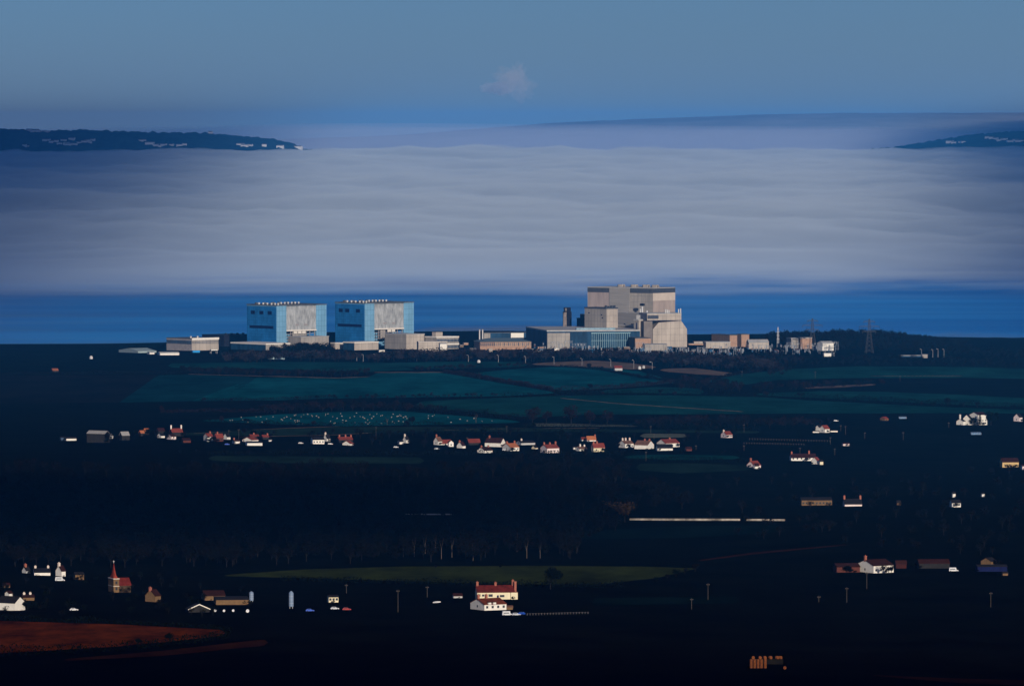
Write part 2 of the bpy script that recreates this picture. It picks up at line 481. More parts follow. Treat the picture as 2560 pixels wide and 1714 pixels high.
band('field', [(430, 1084), (700, 1072), (850, 1068), (1100, 1067), (1500, 1073), (1900, 1078)],
     [(430, 1088), (700, 1090), (930, 1083), (1100, 1079), (1500, 1080), (1900, 1084)], g3)
band('field', [(1325, 1058), (1450, 1060), (1595, 1064)], [(1325, 1066), (1450, 1067), (1595, 1067)], pale, rows=3)
band('field', [(1600, 1084), (1720, 1085)], [(1600, 1095), (1720, 1094)], pale, rows=4)
band('grass_bank', [(480, 1084), (700, 1071), (850, 1066)], [(480, 1085.2), (700, 1072.2), (850, 1067)], br2, rows=2)
band('grass_bank', [(600, 1092), (820, 1088), (930, 1082)], [(600, 1093), (820, 1089), (930, 1083)], br2, rows=2)
band('grass_bank', [(1100, 1075), (1300, 1071), (1500, 1070)], [(1100, 1076), (1300, 1072), (1500, 1071)], br2, rows=2)
band('grass_bank', [(935, 930.4), (1110, 930.4)], [(935, 932), (1110, 932)], br2, rows=2)
band('grass_bank', [(470, 935), (840, 944.5), (925, 941)], [(470, 936.3), (840, 946), (925, 942.5)], br2, rows=2)
band('grass_bank', [(1400, 995), (1550, 1009), (1860, 1029)], [(1400, 996.2), (1550, 1010.4), (1860, 1030.2)], br2, rows=2)
band('field', [(520, 1140), (700, 1141), (1060, 1144)], [(520, 1152), (700, 1158), (1060, 1160)], g3)
band('field', [(1560, 1138), (1700, 1137), (1850, 1140)], [(1560, 1146), (1700, 1150), (1850, 1148)], g2)
band('field', [(1590, 1160), (1700, 1158), (1880, 1164)], [(1590, 1176), (1700, 1184), (1880, 1176)], g3)
band('lane', [(1013, 1284), (1135, 1285)], [(1013, 1287), (1135, 1288)], lane, rows=2)
band('field', [(560, 1438), (760, 1424), (1000, 1417), (1300, 1415), (1600, 1417), (1740, 1421)],
     [(560, 1441), (760, 1446), (1000, 1453), (1300, 1462), (1500, 1461), (1640, 1446), (1740, 1423)], hill_green)
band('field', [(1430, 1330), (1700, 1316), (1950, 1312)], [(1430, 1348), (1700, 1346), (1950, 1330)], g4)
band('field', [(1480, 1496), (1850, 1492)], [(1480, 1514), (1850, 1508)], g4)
band('field', [(-40, 1552), (300, 1562), (562, 1576)], [(-40, 1636), (280, 1618), (440, 1603), (562, 1589)], og)
band('grass_bank', [(160, 1648), (400, 1628), (670, 1598)], [(160, 1653), (400, 1641), (670, 1614)], rd, rows=4)
band('grass_bank', [(2180, 1688), (2400, 1697), (2600, 1702)], [(2180, 1690), (2400, 1709), (2600, 1716)], rd, rows=4)
band('grass_bank', [(1745, 1401), (1880, 1382), (2120, 1361)], [(1745, 1404), (1880, 1387), (2120, 1363)], rd, rows=3)
band('lane', [(-60, 1527), (120, 1527)], [(-60, 1531), (120, 1530)], pl, rows=2)
# the foreshore: a pale strip of foam and shingle along the coast
fs = fieldmat('shingle', (0.22, 0.22, 0.22), var=.35, scale=.05)
V = []
for x in np.linspace(-1100, 1200, 160):
    sy_ = shore_y(x) + 6 * noise.noise(Vector((x / 90, 2, 0)))
    V += [(x, sy_ - 26, ground(x, sy_ - 26) + .4), (x, sy_ - 4, max(.3, ground(x, sy_ - 4) + .4))]
Fq = [(2*i, 2*i+2, 2*i+3, 2*i+1) for i in range(159)]
o = bpy.data.objects.new('beach', np_mesh('beach', V, Fq, fs)); link(o); tag(o, kind='structure')

# muddy, foaming shallows along the shore: a sheet on the water, thinning out at its edges
mm = bpy.data.materials.new('muddy_shallows'); mm.use_nodes = True
n = mm.node_tree.nodes; l = mm.node_tree.links; b = n['Principled BSDF']
b.inputs['Base Color'].default_value = (.36, .40, .42, 1); b.inputs['Roughness'].default_value = .9; b.inputs['Specular IOR Level'].default_value = .1
tc = n.new('ShaderNodeTexCoord'); mp = n.new('ShaderNodeMapping'); mp.inputs['Scale'].default_value = (.0035, .022, 1)
nz = n.new('ShaderNodeTexNoise'); nz.inputs['Scale'].default_value = 1; nz.inputs['Detail'].default_value = 6
l.new(tc.outputs['Object'], mp.inputs['Vector']); l.new(mp.outputs['Vector'], nz.inputs['Vector'])
at = n.new('ShaderNodeAttribute'); at.attribute_name = 'depth'
rp = n.new('ShaderNodeMapRange'); rp.inputs['From Min'].default_value = .30; rp.inputs['From Max'].default_value = .62
l.new(nz.outputs['Fac'], rp.inputs['Value'])
mu = n.new('ShaderNodeMath'); mu.operation = 'MULTIPLY'; l.new(rp.outputs['Result'], mu.inputs[0]); l.new(at.outputs['Fac'], mu.inputs[1])
l.new(mu.outputs[0], b.inputs['Alpha'])


def shallows(u0, u1, wide, amt, off=0.0):
    us = np.linspace(u0, u1, 40); V, D, R_ = [], [], 8
    for j in range(R_):
        t = j / (R_ - 1)
        for u in us:
            x0 = (u - 1280) / F * 8800; e = min(1, (u - u0) / 130, (u1 - u) / 130)
            y = shore_y(x0) - 40 + off + t * wide * (.25 + .75 * max(0, e)); V.append(((u - 1280) / F * y, y, .12 + .02 * (off > 0))); D.append(amt * max(0, min(1, e)) * (1 - t) ** .8 * (1 if off == 0 else min(1, t * 5)))
    nx = len(us)
    me = np_mesh('shallows', V, [(j*nx+i, j*nx+i+1, (j+1)*nx+i+1, (j+1)*nx+i) for j in range(R_-1) for i in range(nx-1)], mm)
    a = me.attributes.new('depth', 'FLOAT', 'POINT'); a.data.foreach_set('value', D)
    o = bpy.data.objects.new('shallows', me); link(o); tag(o, kind='structure')


shallows(960, 1760, 460, .85)
shallows(-200, 640, 380, .30)
shallows(1800, 2250, 300, .35)
shallows(2250, 2900, 420, .55)
# ------------------------------------------------------------------ buildings set out from their near corner
class Frame:
    """local frame of a building: a runs along the right-hand face, b along the left-hand face, z up from the base"""
    def __init__(s, u, v=None, y=None, phi=0.0, base=None):
        if y is None: s.o = G(u, v)
        else:
            s.o = at_y(u, v if v else 860, y); s.o.z = ground(s.o.x, s.o.y) if base is None else base
        s.phi = R(phi); s.c, s.s = math.cos(s.phi), math.sin(s.phi)
    def len_to(s, u, right=True, a=0.0, b=0.0, z=0.0):
        k = (u - 1280) / F
        X, Y = s.o.x + a * s.c - b * s.s, s.o.y + a * s.s + b * s.c
        q = -(s.o.z + z - HC) * sp
        dx, dy = (s.c, s.s) if right else (-s.s, s.c)
        return (k * (Y * cp + q) - X) / (dx - k * dy * cp)
    def z(s, v, a=0.0, b=0.0):
        return z_of(v, s.o.y + a * s.s + b * s.c) - s.o.z
    def root(s, name, label, cat, group=None):
        e = empty(name, s.o, label, cat, group); e.rotation_euler.z = s.phi
        return e


def part(name, m, parent, *boxes):
    mb = MB()
    for b in boxes: mb.box(*b)
    return mb.build(name, m, parent)


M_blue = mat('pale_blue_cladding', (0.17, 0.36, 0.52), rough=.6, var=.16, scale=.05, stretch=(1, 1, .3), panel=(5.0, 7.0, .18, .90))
M_bluel = mat('deep_blue_sheet', (0.020, 0.165, 0.42), rough=.5, var=.26, scale=.06, panel=(4.4, 3.6, .15, .86))
M_slot = mat('dark_louvre', (0.004, 0.008, 0.05), rough=.7, var=.2)
M_panel = mat('grey_glass_panel', (0.34, 0.35, 0.35), rough=.55, var=.42, scale=.22, stretch=(1, 1, .35))
M_sill = mat('white_sill', (0.72, 0.66, 0.58), var=.06)
M_frame = mat('steel_frame', (0.30, 0.27, 0.26), var=.3, scale=.4)
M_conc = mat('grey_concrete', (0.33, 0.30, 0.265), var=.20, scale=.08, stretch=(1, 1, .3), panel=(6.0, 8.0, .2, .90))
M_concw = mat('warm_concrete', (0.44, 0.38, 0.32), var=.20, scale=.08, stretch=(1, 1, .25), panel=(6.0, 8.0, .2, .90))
M_roof = mat('flat_roof_felt', (0.10, 0.105, 0.11), var=.25, scale=.1)
M_roofl = mat('pale_flat_roof', (0.42, 0.41, 0.39), var=.15, scale=.1)
M_white = mat('white_panel', (0.80, 0.75, 0.66), var=.06, scale=.2)
M_dark = mat('black_steel', (0.010, 0.011, 0.020), rough=.7, var=.3)
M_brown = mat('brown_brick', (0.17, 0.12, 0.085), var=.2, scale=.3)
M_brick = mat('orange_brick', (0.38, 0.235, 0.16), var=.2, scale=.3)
M_glass = mat('dark_glass', (0.012, 0.045, 0.09), rough=.6, var=.5, scale=.15, stretch=(1, 1, .2), spec=.08)
M_metal = mat('galvanised_metal', (0.42, 0.43, 0.44), rough=.5, var=.2, spec=.4)
M_vent = mat('white_vent', (0.58, 0.57, 0.55), var=.08)


def roof_vents(fr, root, spots, z, r=1.5, h=2.4):
    for a, b in spots:
        mb = MB(); mb.tube((a, b, z), (a, b, z + h * .55), r * .6, n=10); mb.tube((a, b, z + h * .55), (a, b, z + h), r, r * .55, n=10)
        mb.build('roof_vent', M_vent, root)


def reactor_block(u, uL, uR, vtop, phi, y, label, mirror):
    fr = Frame(u, y=y, phi=phi)
    A, B = fr.len_to(uR), fr.len_to(uL, False)
    H_ = fr.z(vtop)
    root = fr.root('reactor_building', label, 'reactor building', 'blue reactor buildings')
    p0, p1 = A * .195, A * .795          # the panelled bay
    zs = H_ * .40                         # its sill
    # main body, with the bay set back 1.5 m and an open recess below the sill
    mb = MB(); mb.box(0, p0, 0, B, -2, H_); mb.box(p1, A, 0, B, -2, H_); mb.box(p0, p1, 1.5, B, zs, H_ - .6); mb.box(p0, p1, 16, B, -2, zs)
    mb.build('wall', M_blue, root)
    # left side sheet: a deeper blue than the front, set proud
    lg = part('side_sheet', M_bluel, root, (-.35, 0, .6, B - .6, 1, H_ - 1.2))
    for f in (.22, .50, .79) if not mirror else (.22, .58, .80):
        part('window', M_slot, lg, (-.6, -.34, B * f - 4.2, B * f + 4.2, H_ * .79, H_ * .79 + 4.6))
    part('louvre', M_slot, root, (-.62, -.36, B * .10, B * .90, H_ * .46, H_ * .46 + 3.6))
    part('lower_louvre', M_slot, root, (-.60, -.36, B * .06, B * .90, H_ * .03, H_ * .03 + 2.6))
    part('roof', M_roof, root, (-.5, A + .5, -.5, B + .5, H_, H_ + 1.2))
    pn = part('panel', M_panel, root, (p0 + .05, p1 - .05, .7, 1.48, zs + 1.6, H_ - .7))
    for f in (.36, .66): part('panel_vent', M_frame, pn, (p0 + (p1 - p0) * (f - .055), p0 + (p1 - p0) * (f + .055), .45, .69, zs + 7, zs + 9))
    part('sill', M_sill, root, (p0 + .05, p1 - .05, -.6, 1.45, zs - .2, zs + 1.55))
    # the open steelwork under the panel
    st = MB(); n = 7
    for i in range(n):
        a = p0 + 1.0 + (p1 - p0 - 2.0) * i / (n - 1)
        st.box(a - .35, a + .35, 2.2, 3.0, H_ * .18, zs - .25)
    for k in (.19, .26, .33): st.box(p0 + .1, p1 - .1, 2.4, 2.9, H_ * k - .3, H_ * k + .3)
    st.build('steelwork', M_frame, root)
    cells = (.32, .46, .60) if not mirror else (.52, .66)
    for f in cells:
        w_ = (p1 - p0) * .055
        part('bright_panel', M_sill, root, (p0 + (p1 - p0) * f - w_, p0 + (p1 - p0) * f + w_, .8, 2.1, zs - 3.6, zs - .3))
    g0, g1_ = (.26, .72) if not mirror else (.26, .42)
    part('infill', M_conc, root, (p0 + (p1 - p0) * g0, p0 + (p1 - p0) * g1_, 3.1, 5, H_ * .17, zs - .3))
    part('inner_glazing', M_bluel, root, (p0 + (p1 - p0) * .80, p1 - .1, 3.2, 4.4, H_ * .17, zs - 3))
    # round white vents in two rows along the roof
    roof_vents(fr, root, [(1.6, B * f) for f in (.62, .48, .34, .20, .08)] + [(A * .05, B * .03)], H_ + 1.2, r=1.7)
    roof_vents(fr, root, [(A * f, B * .55) for f in (.42, .49, .56, .63, .70, .77)], H_ + 1.2, r=1.7)
    for f in (.10, .25, .42, .55, .7, .85): part('plant_housing', M_roof, root, (A * f - 2, A * f + 2, B * .8, B * .8 + 4, H_ + 1.21, H_ + 3.2))
    return fr, A, B, H_, root


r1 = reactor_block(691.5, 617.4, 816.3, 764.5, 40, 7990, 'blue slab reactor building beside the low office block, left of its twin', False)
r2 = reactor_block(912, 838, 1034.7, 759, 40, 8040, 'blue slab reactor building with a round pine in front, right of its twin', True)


def corner_block(name, label, cat, u, uL, uR, vtop, phi, y, wallm, roofm=None, side=None, par=.8, group=None, right=None, base=None):
    """a flat-roofed block with its wall, a parapet roof and optional different face sheets"""
    fr = Frame(u, y=y, phi=phi, base=base)
    A, B = fr.len_to(uR), fr.len_to(uL, False)
    H_ = fr.z(vtop)
    root = fr.root(name, label, cat, group)
    part('wall', wallm, root, (0, A, 0, B, -2, H_))
    part('roof', roofm or M_roof, root, (-.35, A + .35, -.35, B + .35, H_, H_ + par))
    if side: part('side_wall', side, root, (-.25, -.002, .3, B - .3, -2, H_ - .3))
    if right: part('front_wall', right, root, (.3, A - .3, -.25, -.002, -2, H_ - .3))
    return fr, A, B, H_, root


def windows_on(fr, A, B, H_, root, rows, n, face='R', w=.6, m=None, name='window'):
    """rows of glazing; one strip per row, its panes kept in one mesh"""
    for (z0, z1) in rows:
        L_ = A if face == 'R' else B
        for i in range(n):
            mb = MB()
            c = L_ * (i + .5) / n; h = L_ / n * w / 2
            if face == 'R': mb.box(c - h, c + h, -.32, -.26, z0 * H_, z1 * H_)
            else: mb.box(-.32, -.26, c - h, c + h, z0 * H_, z1 * H_)
            mb.build(name, m or M_glass, root)


# annexes in front of the two blue buildings
corner_block('plant_annex', 'grey concrete annex at the foot of the left blue reactor building', 'annex', 752, 721, 822, 843, 40, 7930, M_conc, M_roofl)
corner_block('plant_annex', 'long grey annex behind the round pine, below the right blue reactor building', 'annex', 1015, 962, 1061, 836.5, 40, 7960, M_conc, M_roofl, right=M_concw)
f, A, B, H_, rt = corner_block('low_building', 'long low building with a white roof edge under the left blue reactor building', 'low building', 664.5, 577, 725, 861.5, 40, 7900, M_conc, M_sill, side=M_glass, par=1.6)
f, A, B, H_, rt = corner_block('low_building', 'long low building with a white roof edge left of the round pine', 'low building', 886, 858, 946, 857.5, 40, 7930, M_concw, M_sill, side=M_glass, par=1.4)
corner_block('low_wall_block', 'low pale concrete block between the two blue reactor buildings', 'low building', 838, 826, 858, 858, 40, 7960, M_concw, M_sill)
# turbine hall behind, dark
f, A, B, H_, rt = corner_block('turbine_hall', 'long dark turbine hall between the office block and the left blue reactor building', 'turbine hall', 560, 505, 640, 839, 40, 8130, M_dark, M_dark)
for k in range(5):
    MB().tube((A * (.1 + .18 * k), 3, H_ + .8), (A * (.1 + .18 * k), 3, H_ + 3.2), 2.2, 1.6, n=10).build('roof_vent', M_dark, rt)
corner_block('turbine_hall', 'dark block showing in the gap between the two blue reactor buildings', 'turbine hall', 826, 812, 842, 832, 40, 8120, M_dark, M_dark)
# office block at the left end
f, A, B, H_, rt = corner_block('office_block', 'square office block with a white roof edge, leftmost of the tall site buildings', 'office block', 479.6, 416.5, 546.4, 847.5, 40, 7900, M_concw, M_roof, side=M_frame)
part('fascia', M_white, rt, (-.1, A + .5, -.55, -.36, H_ - 1.2, H_ + 1.4))
windows_on(f, A, B, H_, rt, [(.74, .82), (.62, .69)], 22, 'R', .62); windows_on(f, A, B, H_, rt, [(.55, .86)], 30, 'L', .8)
roof_vents(f, rt, [(A * .25, B * .3), (A * .5, B * .3)], H_ + .8, r=1.6)
# sheds to the left of the office
def shed(name, label, cat, u, v, uL, uR, veave, vapex, phi, wallm, roofm, gable='L', group=None, ov=.3, y=None, chim=(), win=0, door=False, wname='wall'):
    """a pitched building; gable 'L' puts the gable on the left-hand face, ridge along the right-hand face"""
    fr = Frame(u, v, y=y, phi=phi)
    A, B = fr.len_to(uR), fr.len_to(uL, False)
    A = max(A, 2.0); B = max(B, 2.0)
    if gable == 'L': he = fr.z(veave); hr = fr.z(vapex, 0, B / 2)
    else: he = fr.z(veave); hr = fr.z(vapex, A / 2, 0)
    hr = max(hr, he + .6)
    root = fr.root(name, label, cat, group)
    D = -1.5
    if gable == 'L': T = lambda a, b, z: (a, b, z); LA, LB = A, B
    else: T = lambda a, b, z: (b, a, z); LA, LB = B, A
    mb = MB()
    P = [T(*p) for p in [(0, 0, D), (0, LB, D), (0, LB, he), (0, LB/2, hr), (0, 0, he), (LA, 0, D), (LA, LB, D), (LA, LB, he), (LA, LB/2, hr), (LA, 0, he)]]
    mb.add(P, [(0, 4, 3, 2, 1), (5, 6, 7, 8, 9), (0, 5, 9, 4), (1, 2, 7, 6), (2, 3, 8, 7), (3, 4, 9, 8)])
    mb.build(wname, wallm, root)
    rf = MB(); t = .22; sl_ = (hr - he) / (LB / 2)
    for sgn in (0, 1):
        b0, b1 = (-ov, LB / 2) if sgn == 0 else (LB + ov, LB / 2)
        z0, z1 = he - ov * sl_ + .03, hr + .03
        P = [T(*p) for p in [(-ov, b0, z0), (LA + ov, b0, z0), (LA + ov, b1, z1), (-ov, b1, z1), (-ov, b0, z0 + t), (LA + ov, b0, z0 + t), (LA + ov, b1, z1 + t), (-ov, b1, z1 + t)]]
        rf.add(P, [(0, 3, 2, 1), (4, 5, 6, 7), (0, 1, 5, 4), (1, 2, 6, 5), (2, 3, 7, 6), (3, 0, 4, 7)])
    ro = rf.build('roof', roofm, root)
    for (f_, m_, h_) in chim:
        a = LA * f_
        c = MB(); w_ = .55
        P0 = T(a, LB / 2, 0)
        c.box(P0[0] - w_, P0[0] + w_, P0[1] - w_, P0[1] + w_, hr - .8, hr + h_)
        c.box(P0[0] - w_ - .12, P0[0] + w_ + .12, P0[1] - w_ - .12, P0[1] + w_ + .12, hr + h_, hr + h_ + .25)
        for q in (-.22, .22): c.tube((P0[0] + q, P0[1], hr + h_ + .25), (P0[0] + q, P0[1], hr + h_ + .75), .15, n=6)
        c.build('chimney', m_, ro)
    if win:
        L_ = A; two = he > 4.3
        for z0 in ((1.0, 3.4) if two else (1.0,)):
            for i in range(win):
                c = L_ * (i + .5) / win
                if door and z0 == 1.0 and i == win // 2:
                    part('door', M_slot if not isinstance(door, bpy.types.Material) else door, root, (c - .55, c + .55, -.05, -.003, 0, 2.1)); continue
                if z0 + 1.2 < he: part('window', M_win, root, (c - .6, c + .6, -.05, -.003, z0, z0 + 1.2))
        for z0 in ((3.4,) if two else (1.1,)):
            part('window', M_win, root, (-.05, -.003, B * .5 - .5, B * .5 + .5, z0, z0 + 1.2))
    return fr, A, B, he, hr, root


M_win = mat('window_glass', (0.03, 0.035, 0.045), rough=.2, var=.3, spec=.5)
M_shed = mat('pale_green_sheeting', (0.30, 0.37, 0.36), rough=.6, var=.1, scale=.2)
shed('storage_shed', 'wide pale green shed with a shallow roof near the shore', 'shed', 345, 884, 297, 391, 878, 870.5, 30, M_shed, M_shed, 'L', y=7780)
shed('site_cabin', 'small cream site cabin at the near end of the pale green shed', 'cabin', 374, 887.5, 368, 386, 881, 879, 20, M_white, M_roofl, 'L', y=7700)
shed('site_cabin', 'long cream site cabin in front of the office block', 'cabin', 400, 891, 394, 448, 882.5, 879.5, 15, M_white, M_roofl, 'L', y=7650)
MB().tube((0, 0, 0), (0, 0, 5.2), 3.1, n=16).tube((0, 0, 5.2), (0, 0, 6.6), 3.1, .6, n=16).build('storage_tank', M_vent, origin=(at_y(455, 886, 7660))).update_tag()
o = bpy.data.objects['storage_tank']; o.location.z = ground(o.location.x, o.location.y) - .2; tag(o, 'short round white tank beside the long cream cabin', 'tank')
M_bluec = mat('bright_blue_steel', (0.03, 0.28, 0.62), var=.12, scale=.3)
f, A, B, H_, rt = corner_block('freight_container', 'bright blue container against the office block', 'container', 482, 479, 500, 876.5, 15, 7790, M_bluec, M_bluec, par=.2)
# canopy
fr = Frame(528, y=7740, phi=20); rt = fr.root('canopy', 'white flat canopy on posts right of the blue container', 'canopy'); A = fr.len_to(544)
part('canopy_roof', M_white, rt, (0, A, 0, 6, 4.0, 5.2))
for a in (.4, A - .4):
    for b in (.4, 5.6): part('post', M_metal, rt, (a - .15, a + .15, b - .15, b + .15, -.5, 3.99))
# pavilion among the trees
fr = Frame(672, y=7560, phi=12); rt = fr.root('pavilion', 'low white pavilion among the trees below the left blue reactor building', 'pavilion'); A = fr.len_to(712)
part('wall', mat('pale_teal_wall', (.33, .45, .48), var=.15, scale=.3), rt, (0, A, 0, 8, -1, 3.0)); part('roof', M_white, rt, (-.8, A + .8, -.8, 8.8, 3.0, 3.5))
windows_on(fr, A, 8, 3.0, rt, [(.35, .8)], 6, 'R', .5)

# ------------------------------------------------------------------ between the stations
f, A, B, H_, rt = corner_block('admin_building', 'two storey office with white roof bands right of the blue reactor buildings', 'office block', 1091, 1063, 1147, 844, 38, 7960, M_conc, M_white, par=1.3)
part('band', M_white, rt, (0, A + .3, -.5, -.01, H_ * .40, H_ * .40 + 1.3)); windows_on(f, A, B, H_, rt, [(.62, .86), (.10, .32)], 16, 'R', .7)
part('penthouse', M_concw, rt, (A * .1, A * .1 + 11, B * .25, B * .25 + 8, H_ + 1.31, H_ + 7))
corner_block('perimeter_wall', 'long low white wall in front of the two storey office', 'wall', 1046, 1042, 1118, 854.5, 8, 7860, M_concw, M_sill, par=.4)
shed('gatehouse', 'small white gatehouse at the end of the long low white wall', 'gatehouse', 1100, 869, 1097, 1117, 859.5, 856.5, 12, M_white, M_roofl, y=7800)
f, A, B, H_, rt = corner_block('boiler_house', 'grey block with a white end panel and long dark glazing in mid site', 'boiler house', 1209, 1207, 1316, 832.5, 12, 8110, M_glass, M_roof)
part('grey_end', M_conc, rt, (.2, fr.len_to(1226) * 0 + 9, -.6, -.01, 0, H_ - .1))
a0, a1 = f.len_to(1277), f.len_to(1309)
part('white_panel', M_white, rt, (a0, a1, -.8, -.01, 0, H_ - .1))
for u_, lab in ((1199, 'slim white chimney, left of the pair by the grey block'), (1206.5, 'slim white chimney, right of the pair by the grey block')):
    q = at_y(u_, 850, 8095); q.z = ground(q.x, q.y)
    e = empty('chimney_stack', q, lab, 'chimney', 'twin white chimneys')
    hh = z_of(824, 8095) - q.z
    MB().tube((0, 0, -1), (0, 0, hh), .95, .85, n=12).build('flue', M_vent, e); MB().tube((0, 0, hh), (0, 0, hh + .5), 1.1, n=12).build('rim', M_frame, e)
# hipped hall with brick fins
fr = Frame(1200, y=7905, phi=10); rt = fr.root('brick_hall', 'brick hall with upright fins under a wide grey hipped roof', 'hall')
A, B = fr.len_to(1328), 46.0; he = fr.z(854.5); hr = fr.z(844.5, A/2, B/2)
part('wall', M_brick, rt, (0, A, 0, B, -2, he))
P = [(-1.5, -1.5, he), (A + 1.5, -1.5, he), (A + 1.5, B + 1.5, he), (-1.5, B + 1.5, he), (A * .22, B * .5, hr), (A * .80, B * .5, hr)]
MB().add(P, [(0, 1, 5, 4), (1, 2, 5), (2, 3, 4, 5), (3, 0, 4), (3, 2, 1, 0)]).build('roof', mat('blue_grey_roof', (.10, .15, .18), var=.12), rt)
mb = MB()
for i in range(26): mb.box(A * .3 + A * .68 * i / 25 - .25, A * .3 + A * .68 * i / 25 + .25, -.9, -.01, he * .45, he - .05)
mb.build('fins', mat('pale_fins', (.62, .45, .32), var=.1), rt)
windows_on(fr, A, B, he, rt, [(.52, .9)], 26, 'R', .5)

# ------------------------------------------------------------------ the grey station
YB = 8060
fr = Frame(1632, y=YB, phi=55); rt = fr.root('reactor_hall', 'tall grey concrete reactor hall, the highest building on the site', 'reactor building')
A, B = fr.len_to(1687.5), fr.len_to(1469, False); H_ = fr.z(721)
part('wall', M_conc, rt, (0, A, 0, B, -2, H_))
M_louv = mat('slate_louvres', (0.055, 0.065, 0.085), var=.25, scale=.6, stretch=(1, 1, .1))
M_rib = mat('ribbed_siding', (0.27, 0.255, 0.24), var=.2, scale=.5, stretch=(.05, .05, 2.2))
b1, b2 = fr.len_to(1575, False), fr.len_to(1524.5, False)
part('ribbed_bay', M_rib, rt, (-1.4, -.01, b1, b2, -2, H_ - .4))
part('louvre_band', M_louv, rt, (-.5, -.01, 0.1, b1 - .05, H_ - 6.2, H_ - .3)); part('louvre_band', M_louv, rt, (-.5, -.01, b2 + .05, B - .1, H_ - 6.2, H_ - .3))
part('louvre_band', M_louv, rt, (.1, A - .1, -.5, -.01, H_ - 6.2, H_ - .3))
part('cream_band', mat('cream_cladding', (.62, .52, .43), var=.08, scale=.1), rt, (.1, A - .1, -.4, -.01, H_ - 16.5, H_ - 6.3))
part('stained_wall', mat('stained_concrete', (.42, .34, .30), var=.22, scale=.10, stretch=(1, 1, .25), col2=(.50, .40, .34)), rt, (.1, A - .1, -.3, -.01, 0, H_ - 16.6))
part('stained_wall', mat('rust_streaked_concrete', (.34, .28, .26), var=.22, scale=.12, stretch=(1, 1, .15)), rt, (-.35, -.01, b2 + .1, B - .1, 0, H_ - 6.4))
part('roof', M_roofl, rt, (-.4, A + .4, -.4, B + .4, H_, H_ + .8))
for b_ in (.62, .42, .24, .10):
    g = part('plant_room', M_concw, rt, (A * .35, A * .35 + 7, B * b_ - 3, B * b_ + 3, H_ + .81, H_ + 4.2))
    for q in (-5.5, 5): MB().tube((A * .4, B * b_ + q, H_ + .8), (A * .4, B * b_ + q, H_ + 3.6), .9, n=8).build('roof_vent', M_frame, rt)
# left annex block
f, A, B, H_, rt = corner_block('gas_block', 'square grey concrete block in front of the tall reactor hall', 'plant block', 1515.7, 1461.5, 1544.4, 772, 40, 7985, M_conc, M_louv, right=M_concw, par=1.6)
mb = MB()
for i in range(9): mb.box(1 + i * A / 10, 3 + i * A / 10, 2 + (i * 7 % 5), 5 + (i * 7 % 5), H_ + 1.6, H_ + 2.6 + (i % 3) * .8)
mb.build('roof_plant', M_louv, rt)
for (b_, z_) in ((.80, .86), (.22, .82), (.18, .74)): part('vent', M_slot, rt, (-.2, -.004, B * b_ - 1.2, B * b_ + 1.2, H_ * z_, H_ * z_ + 1.6))
# middle block joining them
f, A, B, H_, rt = corner_block('link_block', 'plain grey block joining the square block and the stepped concrete building', 'plant block', 1624, 1544, 1640, 784, 40, 8030, M_rib, M_roofl)
mb = MB()
for b_ in (.25, .55, .78): mb.tube((-.3, B * b_, H_ * .62), (-.005, B * b_, H_ * .62), 1.8, n=12)
mb.build('round_vents', M_slot, rt)
part('cooler_duct', M_dark, rt, (-2.5, -.01, B * .22, B * .52, H_ * .40, H_ * .46))
for q, h in ((.30, 9), (.36, 5), (.15, 3)): MB().tube((4, B * q, H_ + .8), (4, B * q, H_ + .8 + h), 1.1, n=10).build('roof_stack', M_vent, rt)
part('roof_tank', M_dark, rt, (2.4, 5.6, B * .30 - 3, B * .30 + 3, H_ + 9.9, H_ + 13))
f, A, B, H_, rt = corner_block('low_plant_range', 'low grey range below the joining block', 'plant block', 1600, 1543, 1612, 815, 40, 7990, M_conc, M_roofl)
windows_on(f, A, B, H_, rt, [(.5, .8)], 14, 'L', .6)
# stair tower
f, A, B, H_, rt = corner_block('stair_tower', 'narrow stair tower with a dark window slit', 'stair tower', 1596, 1584.5, 1610, 800, 40, 7960, M_conc, M_roofl, right=M_concw, par=1)
part('window_slit', M_slot, rt, (-.3, -.004, B * .28, B * .46, H_ * .2, H_ * .9))
mb = MB()
for i in range(6): mb.tube((A * .1 + i * A * .12, B * .5, H_ + 1), (A * .1 + i * A * .12, B * .5, H_ + 6.5), .28, n=6)
mb.build('roof_stack', M_vent, rt)
# chamfered concrete building at the right end
fr = Frame(1632, y=7950, phi=14); rt = fr.root('fuel_building', 'broad concrete building with sloping shoulders at the right end of the grey station', 'plant block')
A = fr.len_to(1717.5); D_ = 44.0
zz = lambda v: fr.z(v)
prof = [(0, -2), (A, -2), (A, zz(823)), (fr.len_to(1703), zz(802)), (fr.len_to(1647), zz(806)), (0, zz(823))]
n = len(prof)
P = [(a, 0, z) for a, z in prof] + [(a, D_, z) for a, z in prof]
MB().add(P, [tuple(range(n)), tuple(range(2*n-1, n-1, -1))] + [(i, n+i, n+(i+1) % n, (i+1) % n) for i in range(n)]).build('wall', M_concw, rt)
t0, t1 = fr.len_to(1617.5), fr.len_to(1703); tm = fr.len_to(1646)
part('upper_storey', M_concw, rt, (t0, t1, -.4, D_ - 4, zz(800.5), zz(784.5)))
part('roof', M_roofl, rt, (t0 - .3, t1 + .3, -.7, D_ - 3.7, zz(784.5) + .01, zz(784.5) + .9))
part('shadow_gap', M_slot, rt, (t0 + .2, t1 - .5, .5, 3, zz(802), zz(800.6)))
part('louvre', M_louv, rt, (t0 + .6, tm, -.8, -.41, zz(796.5), zz(788)))
part('plain_wall', mat('shaded_concrete', (.19, .165, .15), var=.15, scale=.1), rt, (fr.len_to(1610), -.2, 1, D_ - 6, -2, zz(802.5)))  # recess face; its shade is put into the darker concrete colour
